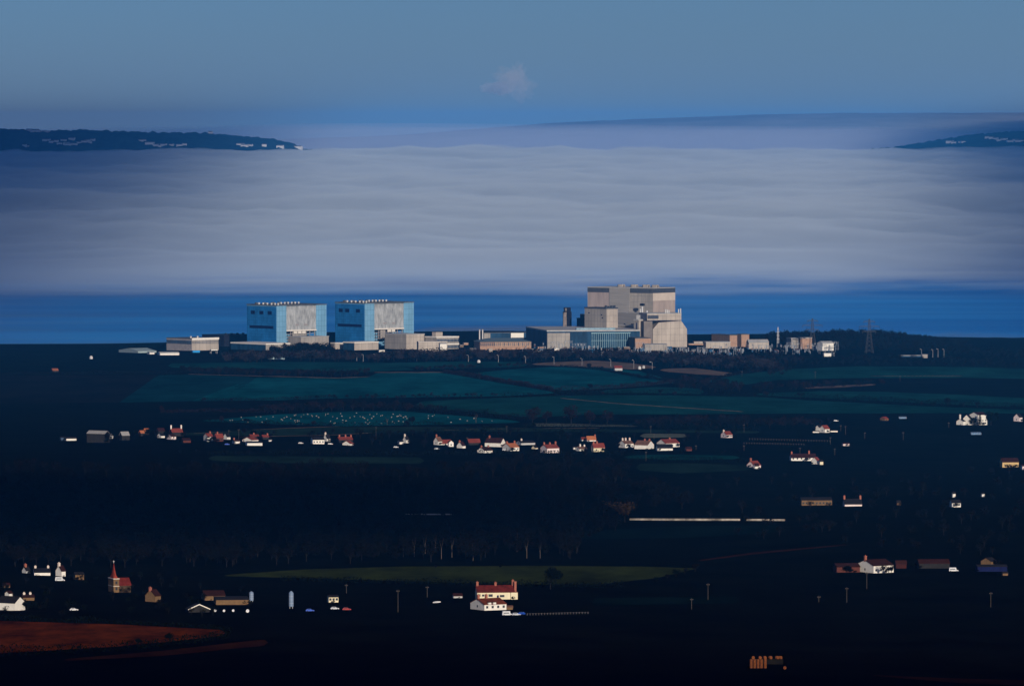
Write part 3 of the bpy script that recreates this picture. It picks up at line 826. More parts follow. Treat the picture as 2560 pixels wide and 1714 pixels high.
for q in (.42, .47, .52, .80, .86): MB().tube((A * q, 8, zz(784.5) + .9), (A * q, 8, zz(784.5) + 3.6 + 12 * abs(q - .6)), .8, n=8).build('roof_stack', M_vent, rt)
# dark towers at the left
fr = Frame(1418, y=8080, phi=45); rt = fr.root('dark_tower', 'dark square tower with a bright weathered patch left of the grey station', 'tower')
A, B = fr.len_to(1429), fr.len_to(1407, False); h1, h2 = fr.z(779), fr.z(768.5)
part('shaft', M_dark, rt, (0, A, 0, B, -2, h1)); part('cap', M_dark, rt, (.8, A - .8, .8, B - .8, h1, h2))
mb = MB(); mb.add([(-.25, B * .12, h1 * .52), (-.25, B * .92, h1 * .44), (-.25, B * .80, h1 * .97), (-.25, B * .18, h1 * .99), (-.01, B * .12, h1 * .52), (-.01, B * .92, h1 * .44), (-.01, B * .80, h1 * .97), (-.01, B * .18, h1 * .99)],
                  [(0, 3, 2, 1), (0, 1, 5, 4), (1, 2, 6, 5), (2, 3, 7, 6), (3, 0, 4, 7)])
mb.build('bare_panel', mat('weathered_panel', (.40, .32, .27), var=.3, scale=.2), rt)
part('cap_panel', M_conc, rt, (.55, .79, B * .2, B * .55, h1 + 1, h2 - .8))
f, A, B, H_, rt = corner_block('dark_plant_block', 'dark stepped block left of the square grey block', 'plant block', 1452, 1442, 1468, 796, 45, 8070, M_dark, M_dark)
part('upper_block', M_dark, rt, (A * .45, A * .98, B * .1, B * .9, H_ + .81, f.z(785)))
corner_block('dark_quay_building', 'long low black building at the foot of the dark tower', 'low building', 1372, 1361, 1470, 821.5, 8, 8140, M_dark, M_dark)
# turbine hall in front
f, A, B, H_, rt = corner_block('glazed_turbine_hall', 'long low turbine hall with blue glazing in front of the grey station', 'turbine hall', 1367.5, 1315, 1600, 828.5, 10, 7900, M_glass, M_roofl, par=1.6)
part('concrete_end', M_conc, rt, (.2, f.len_to(1424.5), -.6, -.01, -1, H_ - 2))
mb = MB()
for i in range(19):
    a = f.len_to(1480 + 5.2 * i); mb.box(a - .3, a + .3, -.8, -.01, 1, H_ - 3)
mb.box(f.len_to(1478), f.len_to(1576), -.85, -.01, H_ - 3, H_ - 1.6); mb.box(f.len_to(1478), f.len_to(1576), -.82, -.01, H_ * .45, H_ * .45 + .6)
mb.build('mullions', mat('pale_teal_frame', (.20, .33, .37), var=.1), rt)
part('roof_light', mat('pale_roof_glazing', (.25, .36, .42), var=.3, scale=.3), rt, (f.len_to(1443), f.len_to(1540), 6, 12, H_ + 1.61, H_ + 4.2))
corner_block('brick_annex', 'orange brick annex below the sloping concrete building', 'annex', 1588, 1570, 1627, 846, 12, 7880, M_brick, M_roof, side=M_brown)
shed('pale_store', 'pale grey store beside the right end of the orange brick annex', 'shed', 1612, 872, 1606, 1668, 861, 858.5, 6, M_conc, M_roofl, y=7800)

# ------------------------------------------------------------------ right of the stations
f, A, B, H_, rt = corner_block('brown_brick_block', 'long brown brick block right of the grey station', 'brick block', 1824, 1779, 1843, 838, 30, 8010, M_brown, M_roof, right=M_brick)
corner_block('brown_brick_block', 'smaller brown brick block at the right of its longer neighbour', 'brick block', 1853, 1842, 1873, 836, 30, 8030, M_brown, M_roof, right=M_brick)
corner_block('concrete_store', 'long low pale store in front of the brown brick blocks', 'low building', 1765, 1758, 1826, 856, 6, 7930, M_concw, M_roofl)
shed('hipped_store', 'wide low store with a pale sloping roof by the lattice mast', 'shed', 1872, 862, 1866, 1922, 856, 848.5, 8, M_concw, M_roofl, 'L', y=7940)
corner_block('workshop', 'low grey workshop with pale roof edges left of the first pylon', 'workshop', 1978, 1966, 1998, 846.5, 15, 7990, M_conc, M_roofl)
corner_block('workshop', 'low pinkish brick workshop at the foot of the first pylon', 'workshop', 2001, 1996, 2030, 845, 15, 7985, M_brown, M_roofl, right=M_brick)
shed('cream_shed', 'cream gabled shed right of the first pylon', 'shed', 2056, 867, 2043, 2084, 858, 853, 25, M_white, M_roofl, 'L', y=7880)
corner_block('small_kiosk', 'low white kiosk at the near edge of the switchyard', 'kiosk', 2060, 2057, 2078, 883, 8, 7570, M_white, M_roofl, par=.3)
corner_block('long_depot', 'long low blue-grey depot in the dark field under the far wood', 'shed', 2252, 2247, 2318, 889, 5, 7530, M_glass, M_roofl, par=.4)
corner_block('depot_end', 'short pale block at the right end of the long blue-grey depot', 'shed', 2306, 2303, 2319, 886.5, 5, 7500, M_conc, M_roofl, par=.3)

# small sheds and cabins scattered between the large buildings
rc = random.Random(17)
for u_, v_, w_, h_, m_, lab in [(1126, 872, 12, 5, M_roofl, 'small pale shed below the right end of the two storey office'), (1150, 868, 9, 6, M_brown, 'small brown shed between the two storey office and the brick hall'), (1160, 862, 12, 5, M_brick, 'small brick shed left of the brick hall'),
                            (1176, 876, 14, 5, M_conc, 'grey cabin in front of the left end of the brick hall'), (1222, 880, 9, 8, M_concw, 'narrow cream hut in front of the brick hall'), (1242, 881, 8, 6, M_brown, 'brown hut in front of the brick hall'), (1340, 868, 12, 6, M_frame, 'grey-brown cabin left of the glazed turbine hall'),
                            (1334, 880, 22, 3, M_white, 'long low white shelter right of the brick hall'), (1505, 868, 12, 5, M_white, 'small white cabin under the glazed wall'), (1560, 872, 14, 5, M_brown, 'brown cabin left of the orange brick annex'), (1722, 862, 40, 3, M_brick, 'low brick red range right of the concrete building'),
                            (1735, 858, 22, 4, M_concw, 'low pale range behind the brick red one'), (1022, 872, 20, 5, M_white, 'white cabin below the long grey annex'), (948, 880, 14, 5, M_white, 'white cabin right of the round pine'), (850, 872, 16, 3, M_white, 'low white shelter left of the round pine')]:
    p_ = G(u_, v_)
    corner_block('site_shed', lab, 'shed', u_, u_ - 3, u_ + w_, v_ - h_, rc.uniform(6, 20), p_.y, m_, M_roofl, par=.25)
# ------------------------------------------------------------------ trees, hedges, woods
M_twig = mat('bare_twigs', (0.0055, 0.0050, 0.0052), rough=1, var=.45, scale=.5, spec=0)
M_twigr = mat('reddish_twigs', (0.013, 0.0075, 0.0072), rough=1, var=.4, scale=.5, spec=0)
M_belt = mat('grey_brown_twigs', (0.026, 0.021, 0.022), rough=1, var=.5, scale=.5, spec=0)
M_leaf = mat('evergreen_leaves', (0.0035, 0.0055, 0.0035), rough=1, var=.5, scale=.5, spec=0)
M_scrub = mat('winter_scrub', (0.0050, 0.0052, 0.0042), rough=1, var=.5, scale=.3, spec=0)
M_bark = mat('dark_bark', (0.009, 0.008, 0.007), rough=1, var=.3, scale=2)
M_pale = mat('pale_bark', (0.10, 0.085, 0.07), rough=1, var=.3, scale=2)
M_gold = mat('golden_twigs', (0.05, 0.03, 0.012), rough=1, var=.4, scale=.5, spec=0)
nr = np.random.default_rng(5)


def clump_tris(n, size, gen):
    """n small irregular triangles at points made by gen(n)"""
    c = gen(n); T = np.repeat(c[:, None, :], 3, 1)
    return T + nr.normal(0, size, (n, 3, 3)) * (0.6 + 0.8 * nr.random((n, 1, 1)))


def crown_tris(n, h, w, kind, size):
    if kind == 'round':
        k = 9; L = nr.normal(0, 1, (k, 3)); L /= np.linalg.norm(L, axis=1)[:, None]
        L = L * np.array([w * .30, w * .30, h * .17]) + np.array([0, 0, h * .62])
        rr = w * (.16 + .12 * nr.random(k))
        def gen(n):
            i = nr.integers(0, k, n); d = nr.normal(0, 1, (n, 3)); d /= np.linalg.norm(d, axis=1)[:, None]
            return L[i] + d * (rr[i] * nr.random(n) ** .3)[:, None] * np.array([1, 1, 1.05 * h * .55 / w + .3])
    elif kind == 'cone':
        def gen(n):
            t = nr.random(n) ** .6; z = h * (1 - t * .93); a = nr.random(n) * 6.283
            r = w / 2 * t * (.55 + .5 * nr.random(n)) * (1 + .25 * np.sin(z * 3 + a))
            return np.stack([r * np.cos(a), r * np.sin(a), z], 1)
    elif kind == 'pine':
        k = 12; L = np.stack([nr.normal(0, w * .26, k), nr.normal(0, w * .26, k), np.zeros(k)], 1)
        L[:, 2] = h * (.88 - .40 * (np.hypot(L[:, 0], L[:, 1]) / (w / 2)) ** 2).clip(.4)
        def gen(n):
            i = nr.integers(0, k, n)
            return L[i] + nr.normal(0, 1, (n, 3)) * np.array([w * .11, w * .11, h * .055])
    else:      # vase shaped, thin twigs reaching up
        k = 14; e = np.stack([nr.normal(0, w * .30, k), nr.normal(0, w * .30, k), h * (.72 + .26 * nr.random(k))], 1)
        s = np.array([0, 0, h * .28])
        def gen(n):
            i = nr.integers(0, k, n); t = (.25 + .75 * nr.random(n))[:, None]
            return s + (e[i] - s) * t + nr.normal(0, 1, (n, 3)) * np.array([w * .09, w * .09, h * .05]) * t
    return clump_tris(n, size, gen)


def trunk_mesh(name, h, w, m, limbs=6, pine=False, thick=.03):
    mb = MB(); top = Vector((0, 0, h * (.45 if not pine else .8)))
    mb.tube((0, 0, -.6), top, h * thick, h * thick * .6, n=7)
    for i in range(limbs):
        a = 6.283 * i / limbs + .4; t = .5 + .5 * ((i * 37) % 10) / 10
        st = Vector((0, 0, top.z * t)); en = Vector((math.cos(a) * w * .30, math.sin(a) * w * .30, h * (.60 + .26 * ((i * 53) % 10) / 10)))
        mid = (st + en) / 2 + Vector((0, 0, -h * .03))
        mb.tube(st, mid, h * thick * .45, h * thick * .3, n=5); mb.tube(mid, en, h * thick * .3, h * thick * .08, n=5)
    me = bpy.data.meshes.new(name); me.from_pydata([tuple(p) for p in mb.v], [], mb.f); me.materials.append(m); me.update()
    return me


def tri_mesh(name, T, m):
    V = T.reshape(-1, 3); Fc = np.arange(len(V)).reshape(-1, 3)
    return np_mesh(name, V, Fc, m)


PROT = {}
def proto(key, h, w, kind, n, size, mc, mt, **k):
    PROT[key] = (tri_mesh('crown', crown_tris(n, h, w, kind, size), mc), trunk_mesh('trunk', h, w, mt, **k), h)


for i in range(3):
    proto(('bare', i), 10, 8, 'round', 620, .34, M_twig, M_bark)
    proto(('vase', i), 10, 8, 'vase', 620, .30, M_twig, M_bark)
    proto(('red', i), 10, 8.5, 'round', 800, .30, M_twigr, M_bark)
    proto(('green', i), 8, 7, 'round', 700, .33, M_leaf, M_bark)
proto(('cone', 0), 10, 4.5, 'cone', 700, .28, M_leaf, M_bark, limbs=0)
proto(('pine', 0), 14, 18, 'pine', 1800, .42, M_leaf, M_bark, pine=True)
proto(('oak', 0), 12, 14, 'round', 2600, .26, M_leaf, M_bark)
proto(('palebare', 0), 10, 6, 'vase', 160, .12, M_twig, M_pale, limbs=8, thick=.022)
proto(('birch', 0), 13, 3.5, 'vase', 240, .20, M_twig, M_pale, limbs=3, thick=.013)
proto(('gold', 0), 8, 9, 'vase', 900, .25, M_gold, M_bark)


def tree(key, u, v, hpx, name, label, group=None, cat='tree', loc=None, wide=1.0):
    p = loc if loc is not None else G(u, v)
    h = hpx / F * p.y
    me_c, me_t, h0 = PROT[key]
    e = empty(name, p, label, cat, group); s = h / h0
    e.scale = (s * wide, s * wide, s); e.rotation_euler.z = (u * 7.13 + v) % 6.28
    for nm, me in (('crown', me_c), ('trunk', me_t)):
        o = bpy.data.objects.new(nm, me); link(o); o.parent = e
    return e


def along(pl_, step):
    """points every step pixels along a polyline in the photograph"""
    out = []
    for (u0, v0), (u1, v1) in zip(pl_, pl_[1:]):
        d = math.hypot(u1 - u0, (v1 - v0)); n = max(1, int(d / step))
        for i in range(n): out.append((u0 + (u1 - u0) * i / n, v0 + (v1 - v0) * i / n))
    out.append(pl_[-1]); return out


def hedge(pl_, h=2.2, w=2.6, m=None, label='', name='hedge', gaps=0.0, dens=9):
    """one clipped or straggling hedge along a field edge"""
    P = [G(u, v) for u, v in along(pl_, 9)]
    o0 = P[0]; T = []
    for a, b in zip(P, P[1:]):
        L_ = (b - a).length
        if gaps and noise.noise(Vector((a.x / 30, a.y / 50, 5))) > .5 - gaps: continue
        n = max(4, int(min(L_, 60) * dens * 1.5))
        t = nr.random(n)[:, None]
        hh = h * 1.6 * (1 + .75 * noise.noise(Vector((a.x / 18, a.y / 30, 2))))
        c = np.array(a - o0)[None] * (1 - t) + np.array(b - o0)[None] * t
        d = np.array([b.y - a.y, a.x - b.x, 0]) / max(1e-3, L_)
        c = c + d[None] * nr.normal(0, w / 3.2, (n, 1)); c[:, 2] += nr.random(n) ** .8 * hh
        X = np.repeat(c[:, None, :], 3, 1) + nr.normal(0, .38, (n, 3, 3))
        T.append(X)
    if not T: return
    o = bpy.data.objects.new(name, tri_mesh(name, np.concatenate(T), m or M_scrub)); o.location = o0; link(o)
    return tag(o, label, 'hedge')


def wood(name, label, pts, n, h, kinds, hj=.3, m=(None,), trunks=True, width=.8, ntri=420, cat='wood', scale_by=None):
    """a mass of trees: n of them at random inside the polygon pts (photo points on the ground); one object"""
    us, vs = [p[0] for p in pts], [p[1] for p in pts]
    def inside(u, v):
        c = False; j = len(pts) - 1
        for i in range(len(pts)):
            if (vs[i] > v) != (vs[j] > v) and u < (us[j] - us[i]) * (v - vs[i]) / (vs[j] - vs[i]) + us[i]: c = not c
            j = i
        return c
    lib = []
    for kd in kinds:
        for r_ in range(3):
            lib.append((crown_tris(ntri, 1, width, kd, .033), trunk_mesh('t', 1, width, M_bark)))
    V, Fa, MI, base = [], [], [], 0
    o0 = None; k = 0; tries = 0
    while k < n and tries < n * 60:
        tries += 1
        u, v = rnd.uniform(min(us), max(us)), rnd.uniform(min(vs), max(vs))
        if not inside(u, v): continue
        p = G(u, v)
        if o0 is None: o0 = p
        hh = h * (1 + hj * rnd.uniform(-1, 1)) * (scale_by(u, v) if scale_by else 1)
        T, tm = lib[rnd.randrange(len(lib))]
        a = rnd.uniform(0, 6.28); c_, s_ = math.cos(a), math.sin(a)
        X = T.reshape(-1, 3) * np.array([hh * rnd.uniform(.85, 1.25), hh * rnd.uniform(.85, 1.25), hh])
        X = np.stack([X[:, 0] * c_ - X[:, 1] * s_, X[:, 0] * s_ + X[:, 1] * c_, X[:, 2]], 1) + np.array(p - o0)
        V.append(X); nf = len(X) // 3
        Fa.append(np.arange(len(X)).reshape(-1, 3) + base); base += len(X)
        MI.append(np.full(nf, rnd.randrange(len(m))))
        if trunks and k % 3 == 0:
            tv = np.array([q.co[:] for q in tm.vertices]) * hh + np.array(p - o0)
            tf = []
            for f_ in tm.polygons:
                w_ = list(f_.vertices)
                for q in range(1, len(w_) - 1): tf.append((w_[0], w_[q], w_[q+1]))
            V.append(tv); Fa.append(np.array(tf) + base); base += len(tv); MI.append(np.full(len(tf), len(m)))
        k += 1
    o = bpy.data.objects.new(name, np_mesh(name, np.concatenate(V), np.concatenate(Fa), list(m) + [M_bark], mi=np.concatenate(MI)))
    o.location = o0; link(o)
    return tag(o, label, cat, kind='stuff')


W3 = (M_twig, M_scrub, M_twigr)
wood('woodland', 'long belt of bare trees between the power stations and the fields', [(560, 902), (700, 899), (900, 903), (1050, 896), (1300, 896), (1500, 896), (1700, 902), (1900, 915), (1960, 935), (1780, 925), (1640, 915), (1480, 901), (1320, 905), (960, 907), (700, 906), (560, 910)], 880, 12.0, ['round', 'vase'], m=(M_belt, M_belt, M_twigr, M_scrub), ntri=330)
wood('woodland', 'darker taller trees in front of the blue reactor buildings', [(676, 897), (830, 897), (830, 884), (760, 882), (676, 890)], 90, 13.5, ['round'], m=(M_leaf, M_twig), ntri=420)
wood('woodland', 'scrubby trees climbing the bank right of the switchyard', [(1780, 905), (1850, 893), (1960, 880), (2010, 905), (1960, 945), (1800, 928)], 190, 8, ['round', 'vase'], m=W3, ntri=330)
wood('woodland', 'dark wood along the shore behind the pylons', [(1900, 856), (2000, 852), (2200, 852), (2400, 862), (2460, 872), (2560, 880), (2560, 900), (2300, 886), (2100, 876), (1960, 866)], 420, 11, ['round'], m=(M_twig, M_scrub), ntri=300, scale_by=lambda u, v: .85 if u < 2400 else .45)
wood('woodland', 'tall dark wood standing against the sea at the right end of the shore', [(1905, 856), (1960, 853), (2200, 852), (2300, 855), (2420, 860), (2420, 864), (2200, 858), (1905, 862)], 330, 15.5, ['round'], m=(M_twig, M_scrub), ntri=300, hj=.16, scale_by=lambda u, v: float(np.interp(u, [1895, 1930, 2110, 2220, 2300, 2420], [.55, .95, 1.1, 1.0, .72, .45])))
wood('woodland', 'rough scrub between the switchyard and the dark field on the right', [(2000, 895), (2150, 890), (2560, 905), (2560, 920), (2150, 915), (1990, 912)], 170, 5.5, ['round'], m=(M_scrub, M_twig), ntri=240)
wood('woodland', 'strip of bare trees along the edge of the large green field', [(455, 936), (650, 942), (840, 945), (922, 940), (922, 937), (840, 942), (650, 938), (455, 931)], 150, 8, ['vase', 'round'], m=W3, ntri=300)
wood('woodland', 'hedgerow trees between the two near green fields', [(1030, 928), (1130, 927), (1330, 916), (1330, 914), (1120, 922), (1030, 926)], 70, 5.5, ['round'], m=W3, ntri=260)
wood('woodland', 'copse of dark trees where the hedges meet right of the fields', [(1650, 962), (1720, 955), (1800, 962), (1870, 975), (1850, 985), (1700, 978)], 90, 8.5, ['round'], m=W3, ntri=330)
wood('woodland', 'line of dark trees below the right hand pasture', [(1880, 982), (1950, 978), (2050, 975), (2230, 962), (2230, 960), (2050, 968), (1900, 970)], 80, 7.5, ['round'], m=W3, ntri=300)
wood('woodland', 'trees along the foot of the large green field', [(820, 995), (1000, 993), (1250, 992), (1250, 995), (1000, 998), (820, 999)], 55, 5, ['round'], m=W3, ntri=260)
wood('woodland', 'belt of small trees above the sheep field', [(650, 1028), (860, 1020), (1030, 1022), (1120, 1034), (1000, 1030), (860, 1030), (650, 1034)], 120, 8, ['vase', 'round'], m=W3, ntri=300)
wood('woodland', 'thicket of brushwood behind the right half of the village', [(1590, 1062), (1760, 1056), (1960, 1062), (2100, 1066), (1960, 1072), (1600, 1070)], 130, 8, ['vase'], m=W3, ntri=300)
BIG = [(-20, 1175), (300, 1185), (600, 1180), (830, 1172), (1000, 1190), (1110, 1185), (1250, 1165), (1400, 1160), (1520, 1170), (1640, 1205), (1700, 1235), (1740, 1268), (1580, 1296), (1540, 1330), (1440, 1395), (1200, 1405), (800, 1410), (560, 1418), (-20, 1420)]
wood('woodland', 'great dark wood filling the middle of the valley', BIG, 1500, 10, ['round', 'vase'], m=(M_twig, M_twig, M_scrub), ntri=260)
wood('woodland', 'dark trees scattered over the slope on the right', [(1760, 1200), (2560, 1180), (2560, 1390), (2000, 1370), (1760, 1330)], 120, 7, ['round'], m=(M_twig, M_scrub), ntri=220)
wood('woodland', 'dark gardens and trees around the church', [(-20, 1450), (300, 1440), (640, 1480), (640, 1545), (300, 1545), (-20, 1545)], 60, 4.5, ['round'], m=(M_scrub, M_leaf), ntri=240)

HB = [([(1110, 933), (1250, 956), (1380, 979), (1450, 977)], 3.2, 'thick dark hedge running slantwise between the two brightest fields', M_twigr),
      ([(1450, 976), (1560, 970), (1690, 957)], 2.6, 'reddish hedge along the foot of the right bright field', M_twigr),
      ([(1400, 917), (1500, 926), (1600, 945), (1690, 956)], 2.2, 'straggling hedge along the top of the right bright field', M_scrub),
      ([(500, 1004), (840, 997)], 2.0, 'low dark hedge under the left part of the large field', M_scrub),
      ([(1250, 996), (1500, 986), (1640, 986), (1990, 996), (2310, 1012), (2560, 1022)], 3.4, 'long black hedge sweeping across to the right edge', M_leaf),
      ([(1000, 1026), (1200, 1041), (1330, 1052)], 4.0, 'dark hedge along the top right of the sheep field', M_scrub),
      ([(520, 1056), (830, 1067), (1110, 1063)], 2.2, 'low dark hedge along the bottom of the sheep field', M_leaf),
      ([(400, 1032), (520, 1029), (690, 1032)], 2.0, 'thin hedge at the left end of the sheep field', M_twigr),
      ([(1310, 1068), (1600, 1069), (1900, 1079)], 2.6, 'black hedge below the pale strip field', M_leaf),
      ([(930, 1086), (1320, 1080), (1520, 1083)], 2.6, 'dark hedge behind the middle of the village', M_leaf),
      ([(520, 1138), (800, 1136), (1060, 1140)], 2.6, 'dark hedge below the left half of the village', M_leaf),
      ([(1060, 1136), (1340, 1137), (1560, 1137)], 2.4, 'dark hedge below the big pink house', M_leaf),
      ([(1560, 1150), (1720, 1153), (1880, 1156)], 2.2, 'hedge between the two small fields below the village', M_leaf),
      ([(1340, 907), (1480, 901), (1600, 906)], 2.0, 'hedge along the top of the brown stubble field', M_scrub),
      ([(1770, 952), (1850, 936), (1960, 922)], 2.0, 'hedge along the upper edge of the right hand pasture', M_scrub),
      ([(0, 937), (240, 936), (470, 934)], 2.4, 'dark hedge along the left end of the large field', M_scrub),
      ([(0, 1640), (300, 1626), (450, 1611), (575, 1594)], 2.6, 'black hedge along the lower edge of the orange field', M_leaf),
      ([(0, 1550), (300, 1560), (560, 1574)], 1.6, 'low hedge along the upper edge of the orange field', M_leaf),
      ([(700, 1452), (1000, 1458), (1300, 1466), (1560, 1468)], 1.8, 'dark hedge below the grassy hill field', M_leaf)]
for pl_, h_, lab, m_ in HB: hedge(pl_, h_, h_ * 1.1, m_, lab)

tree(('pine', 0), 961, 868, 25, 'pine_tree', 'round dark pine in front of the right blue reactor building')
for u, v, h_, lab in [(1331, 1059, 44, 'large bare reddish tree, left end of the clump above the village'), (1366, 1058, 34, 'smaller bare tree, second from the left in the clump above the village'),
                      (1428, 1058, 50, 'tallest bare reddish tree in the clump above the village'), (1475, 1060, 36, 'bare tree between the tallest tree and the right end of the clump'), (1518, 1060, 38, 'bare reddish tree at the right end of the clump above the village')]:
    tree(('red', int(u) % 3), u, v, h_, 'bare_tree', lab, 'clump of bare trees above the village', wide=1.15)
tree(('palebare', 0), 968, 1062, 24, 'bare_tree', 'pale leafless tree standing in the sheep field')
tree(('palebare', 0), 1190, 1057, 30, 'bare_tree', 'pale leafless tree at the right end of the sheep field')
tree(('bare', 0), 1030, 1062, 26, 'dark_tree', 'dark tree below the middle of the sheep field')
tree(('bare', 2), 833, 1086, 16, 'dark_tree', 'small dark tree alone in the strip field above the village')
tree(('oak', 0), 1376, 1472, 56, 'oak_tree', 'broad dark oak on the lower edge of the grassy hill field', wide=1.05)
tree(('gold', 0), 1562, 1305, 52, 'bare_tree', 'spreading golden twigged tree at the right end of the great wood', wide=1.2)
tree(('cone', 0), 2450, 1063, 30, 'cypress_tree', 'dark upright cypress against the biggest white house on the right')
tree(('palebare', 0), 2432, 1064, 22, 'bare_tree', 'leafless tree against the gable of the biggest white house on the right')
tree(('vase', 1), 2208, 1434, 26, 'bare_tree', 'bare dark tree in front of the white gabled farmhouse on the right')
tree(('vase', 2), 2228, 1435, 24, 'bare_tree', 'bare dark tree at the right corner of the white gabled farmhouse')
tree(('bare', 1), 1283, 1502, 14, 'garden_bush', 'dark round bush at the right end of the cream farmhouse', cat='bush')
tree(('oak', 0), 425, 1606, 26, 'dark_bush', 'largest dark bush on the lower edge of the orange field', 'bushes along the orange field', cat='bush')
tree(('oak', 0), 345, 1614, 20, 'dark_bush', 'middle dark bush on the lower edge of the orange field', 'bushes along the orange field', cat='bush')
tree(('oak', 0), 200, 1626, 14, 'dark_bush', 'left small dark bush on the lower edge of the orange field', 'bushes along the orange field', cat='bush')
# trees between the houses of the middle village
VT = []
for i in range(74):
    u = rnd.uniform(330, 1860); v = rnd.uniform(1086, 1098) if i % 2 else rnd.uniform(1128, 1134)
    VT.append((u, v, rnd.uniform(12, 24) if i % 2 else rnd.uniform(6, 10)))
VT += [(1400, 1100, 30), (1420, 1102, 26), (1745, 1098, 24), (1345, 1100, 22), (1250, 1096, 22), (930, 1112, 26), (950, 1110, 24), (1060, 1118, 24), (1135, 1096, 18), (1545, 1098, 22), (1480, 1090, 20), (1710, 1105, 14)]
for i, (u, v, h_) in enumerate(VT):
    tree((('bare', 'vase', 'green')[i % 3], i % 3), u, v, h_, 'village_tree', 'dark winter tree or bush among the village houses', 'trees among the village houses')
# pale trunks at the lower edge of the great wood
for i, u in enumerate([1012, 1038, 1062, 1084, 1108, 1130, 1180, 1290, 1318, 1352, 640, 545, 472]):
    tree(('birch', 0), u + rnd.uniform(-5, 5), 1404 + rnd.uniform(-26, 6), rnd.uniform(48, 74) * (.6 if u < 700 else 1), 'birch_tree', 'slim pale trunked birch at the lower edge of the great wood', 'birches at the wood edge')

# trees standing in the hedgerows between the fields
rh = random.Random(77)
for pl_, h_, lab, m_ in HB[:12]:
    pts_ = along(pl_, 8)
    for k in range(max(3, int(len(pts_) * .13))):
        i = rh.randrange(len(pts_)); u, v = pts_[i]; u += rh.uniform(-4, 4)
        key = rh.choice((('bare', k % 3), ('red', k % 3), ('vase', k % 3), ('green', k % 3)))
        tree(key, u, v + rh.uniform(-1, 1), rh.choice((7, 9, 11, 14, 18)) * rh.uniform(.8, 1.15), 'hedgerow_tree', 'small dark tree or bush standing in a field hedge', 'trees in the field hedges', wide=rh.uniform(.9, 1.5))

for k, (u, v, h_) in enumerate([(1668, 1446, 14), (1690, 1440, 20), (1712, 1434, 16), (1738, 1428, 24), (1640, 1452, 12), (1500, 1466, 12), (1450, 1467, 9), (900, 1454, 10), (760, 1450, 8), (1180, 1462, 10), (1250, 1419, 8), (1090, 1420, 9)]):
    tree((('bare', 'green', 'vase')[k % 3], k % 3), u, v, h_, 'hedgerow_tree', 'small dark tree or bush on the edge of the grassy hill field', 'trees round the grassy hill field', wide=1.3)
# ------------------------------------------------------------------ houses
W_ = mat('white_render', (0.80, 0.75, 0.66), var=.07, scale=.5)
WP = mat('pink_white_render', (0.80, 0.66, 0.61), var=.07, scale=.5)
WC = mat('cream_render', (0.78, 0.68, 0.46), var=.07, scale=.5)
WT = mat('tan_stone', (0.17, 0.10, 0.048), var=.2, scale=.8)
WG = mat('grey_render', (0.48, 0.47, 0.45), var=.1, scale=.5)
WB = mat('dark_barn_wall', (0.02, 0.019, 0.018), var=.3, scale=.5)
WR = mat('red_brick_wall', (0.10, 0.030, 0.022), var=.2, scale=.8)
WY = mat('yellow_render', (0.58, 0.40, 0.18), var=.08, scale=.5)
RR = mat('red_tiles', (0.20, 0.040, 0.027), var=.28, scale=.7, stretch=(.3, 1, 1))
RO = mat('orange_tiles', (0.42, 0.135, 0.055), var=.22, scale=.7, stretch=(.3, 1, 1))
RD = mat('dark_red_tiles', (0.030, 0.0075, 0.0055), var=.35, scale=.5)
RB = mat('brown_tiles', (0.15, 0.075, 0.050), var=.25, scale=.7)
RK = mat('black_slates', (0.012, 0.011, 0.013), var=.3, scale=.7)
RG = mat('grey_sheet_roof', (0.30, 0.285, 0.27), var=.15, scale=.6)
CH = mat('chimney_brick', (0.34, 0.12, 0.08), var=.2, scale=1)
CW = mat('chimney_render', (0.72, 0.62, 0.52), var=.1, scale=1)
MV, GV = 'houses of the middle village', None


def house(label, u, v, uL, uR, ve, va, phi, wm_, rm_, gable='L', chim=(), win=2, door=False, name='house', cat='house', group=MV):
    return shed(name, label, cat, u, v, uL, uR, ve, va, phi, wm_, rm_, gable, group, .25, chim=[(f_, m_, h_) for f_, m_, h_ in chim], win=win, door=door)


HOUSES = []


def h(*a, **k):
    r_ = house(*a, **k); HOUSES.append((a[0], r_[0], r_[1], r_[2], r_[3])); return r_


# far left of the middle village
h('long white low building at the left end of the middle village', 166, 1101, 162, 191, 1096, 1092, 12, W_, RK, win=0, name='outbuilding', cat='outbuilding')
h('small blue-grey shed left of the long white low building', 152, 1101, 149, 163, 1094, 1091, 12, mat('blue_grey_boards', (.06, .10, .17), var=.2), RK, win=0, name='shed', cat='shed')
h('long dark barn with a pale grey roof and a cream end', 262, 1106, 217, 274, 1084, 1077, 62, WB, RG, 'R', win=0, name='barn', cat='barn', group='barns of the middle village')
h('short pale lean-to at the right end of the long dark barn', 275, 1096, 272, 283, 1090, 1084, 50, WG, RG, 'R', win=0, name='outbuilding', cat='outbuilding')
h('grey roofed barn right of the long dark barn', 305, 1100, 298, 324, 1088, 1079, 25, WB, RG, win=0, name='barn', cat='barn', group='barns of the middle village')
h('house with a short orange roof, left of the red roofed ones', 352, 1090, 347, 361, 1082, 1076, 25, WB, RO, win=0)
h('house with a small orange roof, higher and behind its neighbour', 362, 1086, 359, 373, 1077, 1071, 25, WB, RO, win=0)
h('house with a dull red roof above the two small white gables', 396, 1084, 391, 412, 1077, 1070, 20, WB, RD, win=0)
h('tiny white gable, left of the pair below the dull red roof', 403, 1094, 393, 412, 1089, 1082.5, 32, W_, RK, win=0)
h('tiny pinkish gable, right of the pair below the dull red roof', 429, 1098, 417, 440, 1091, 1085, 32, WP, RD, win=1)
h('dark house with a red roof and a white chimney at each end', 430, 1090, 424, 457, 1080, 1071, 18, WB, RR, chim=[(.02, W_, 2.6), (.96, W_, 2.6)], win=0)
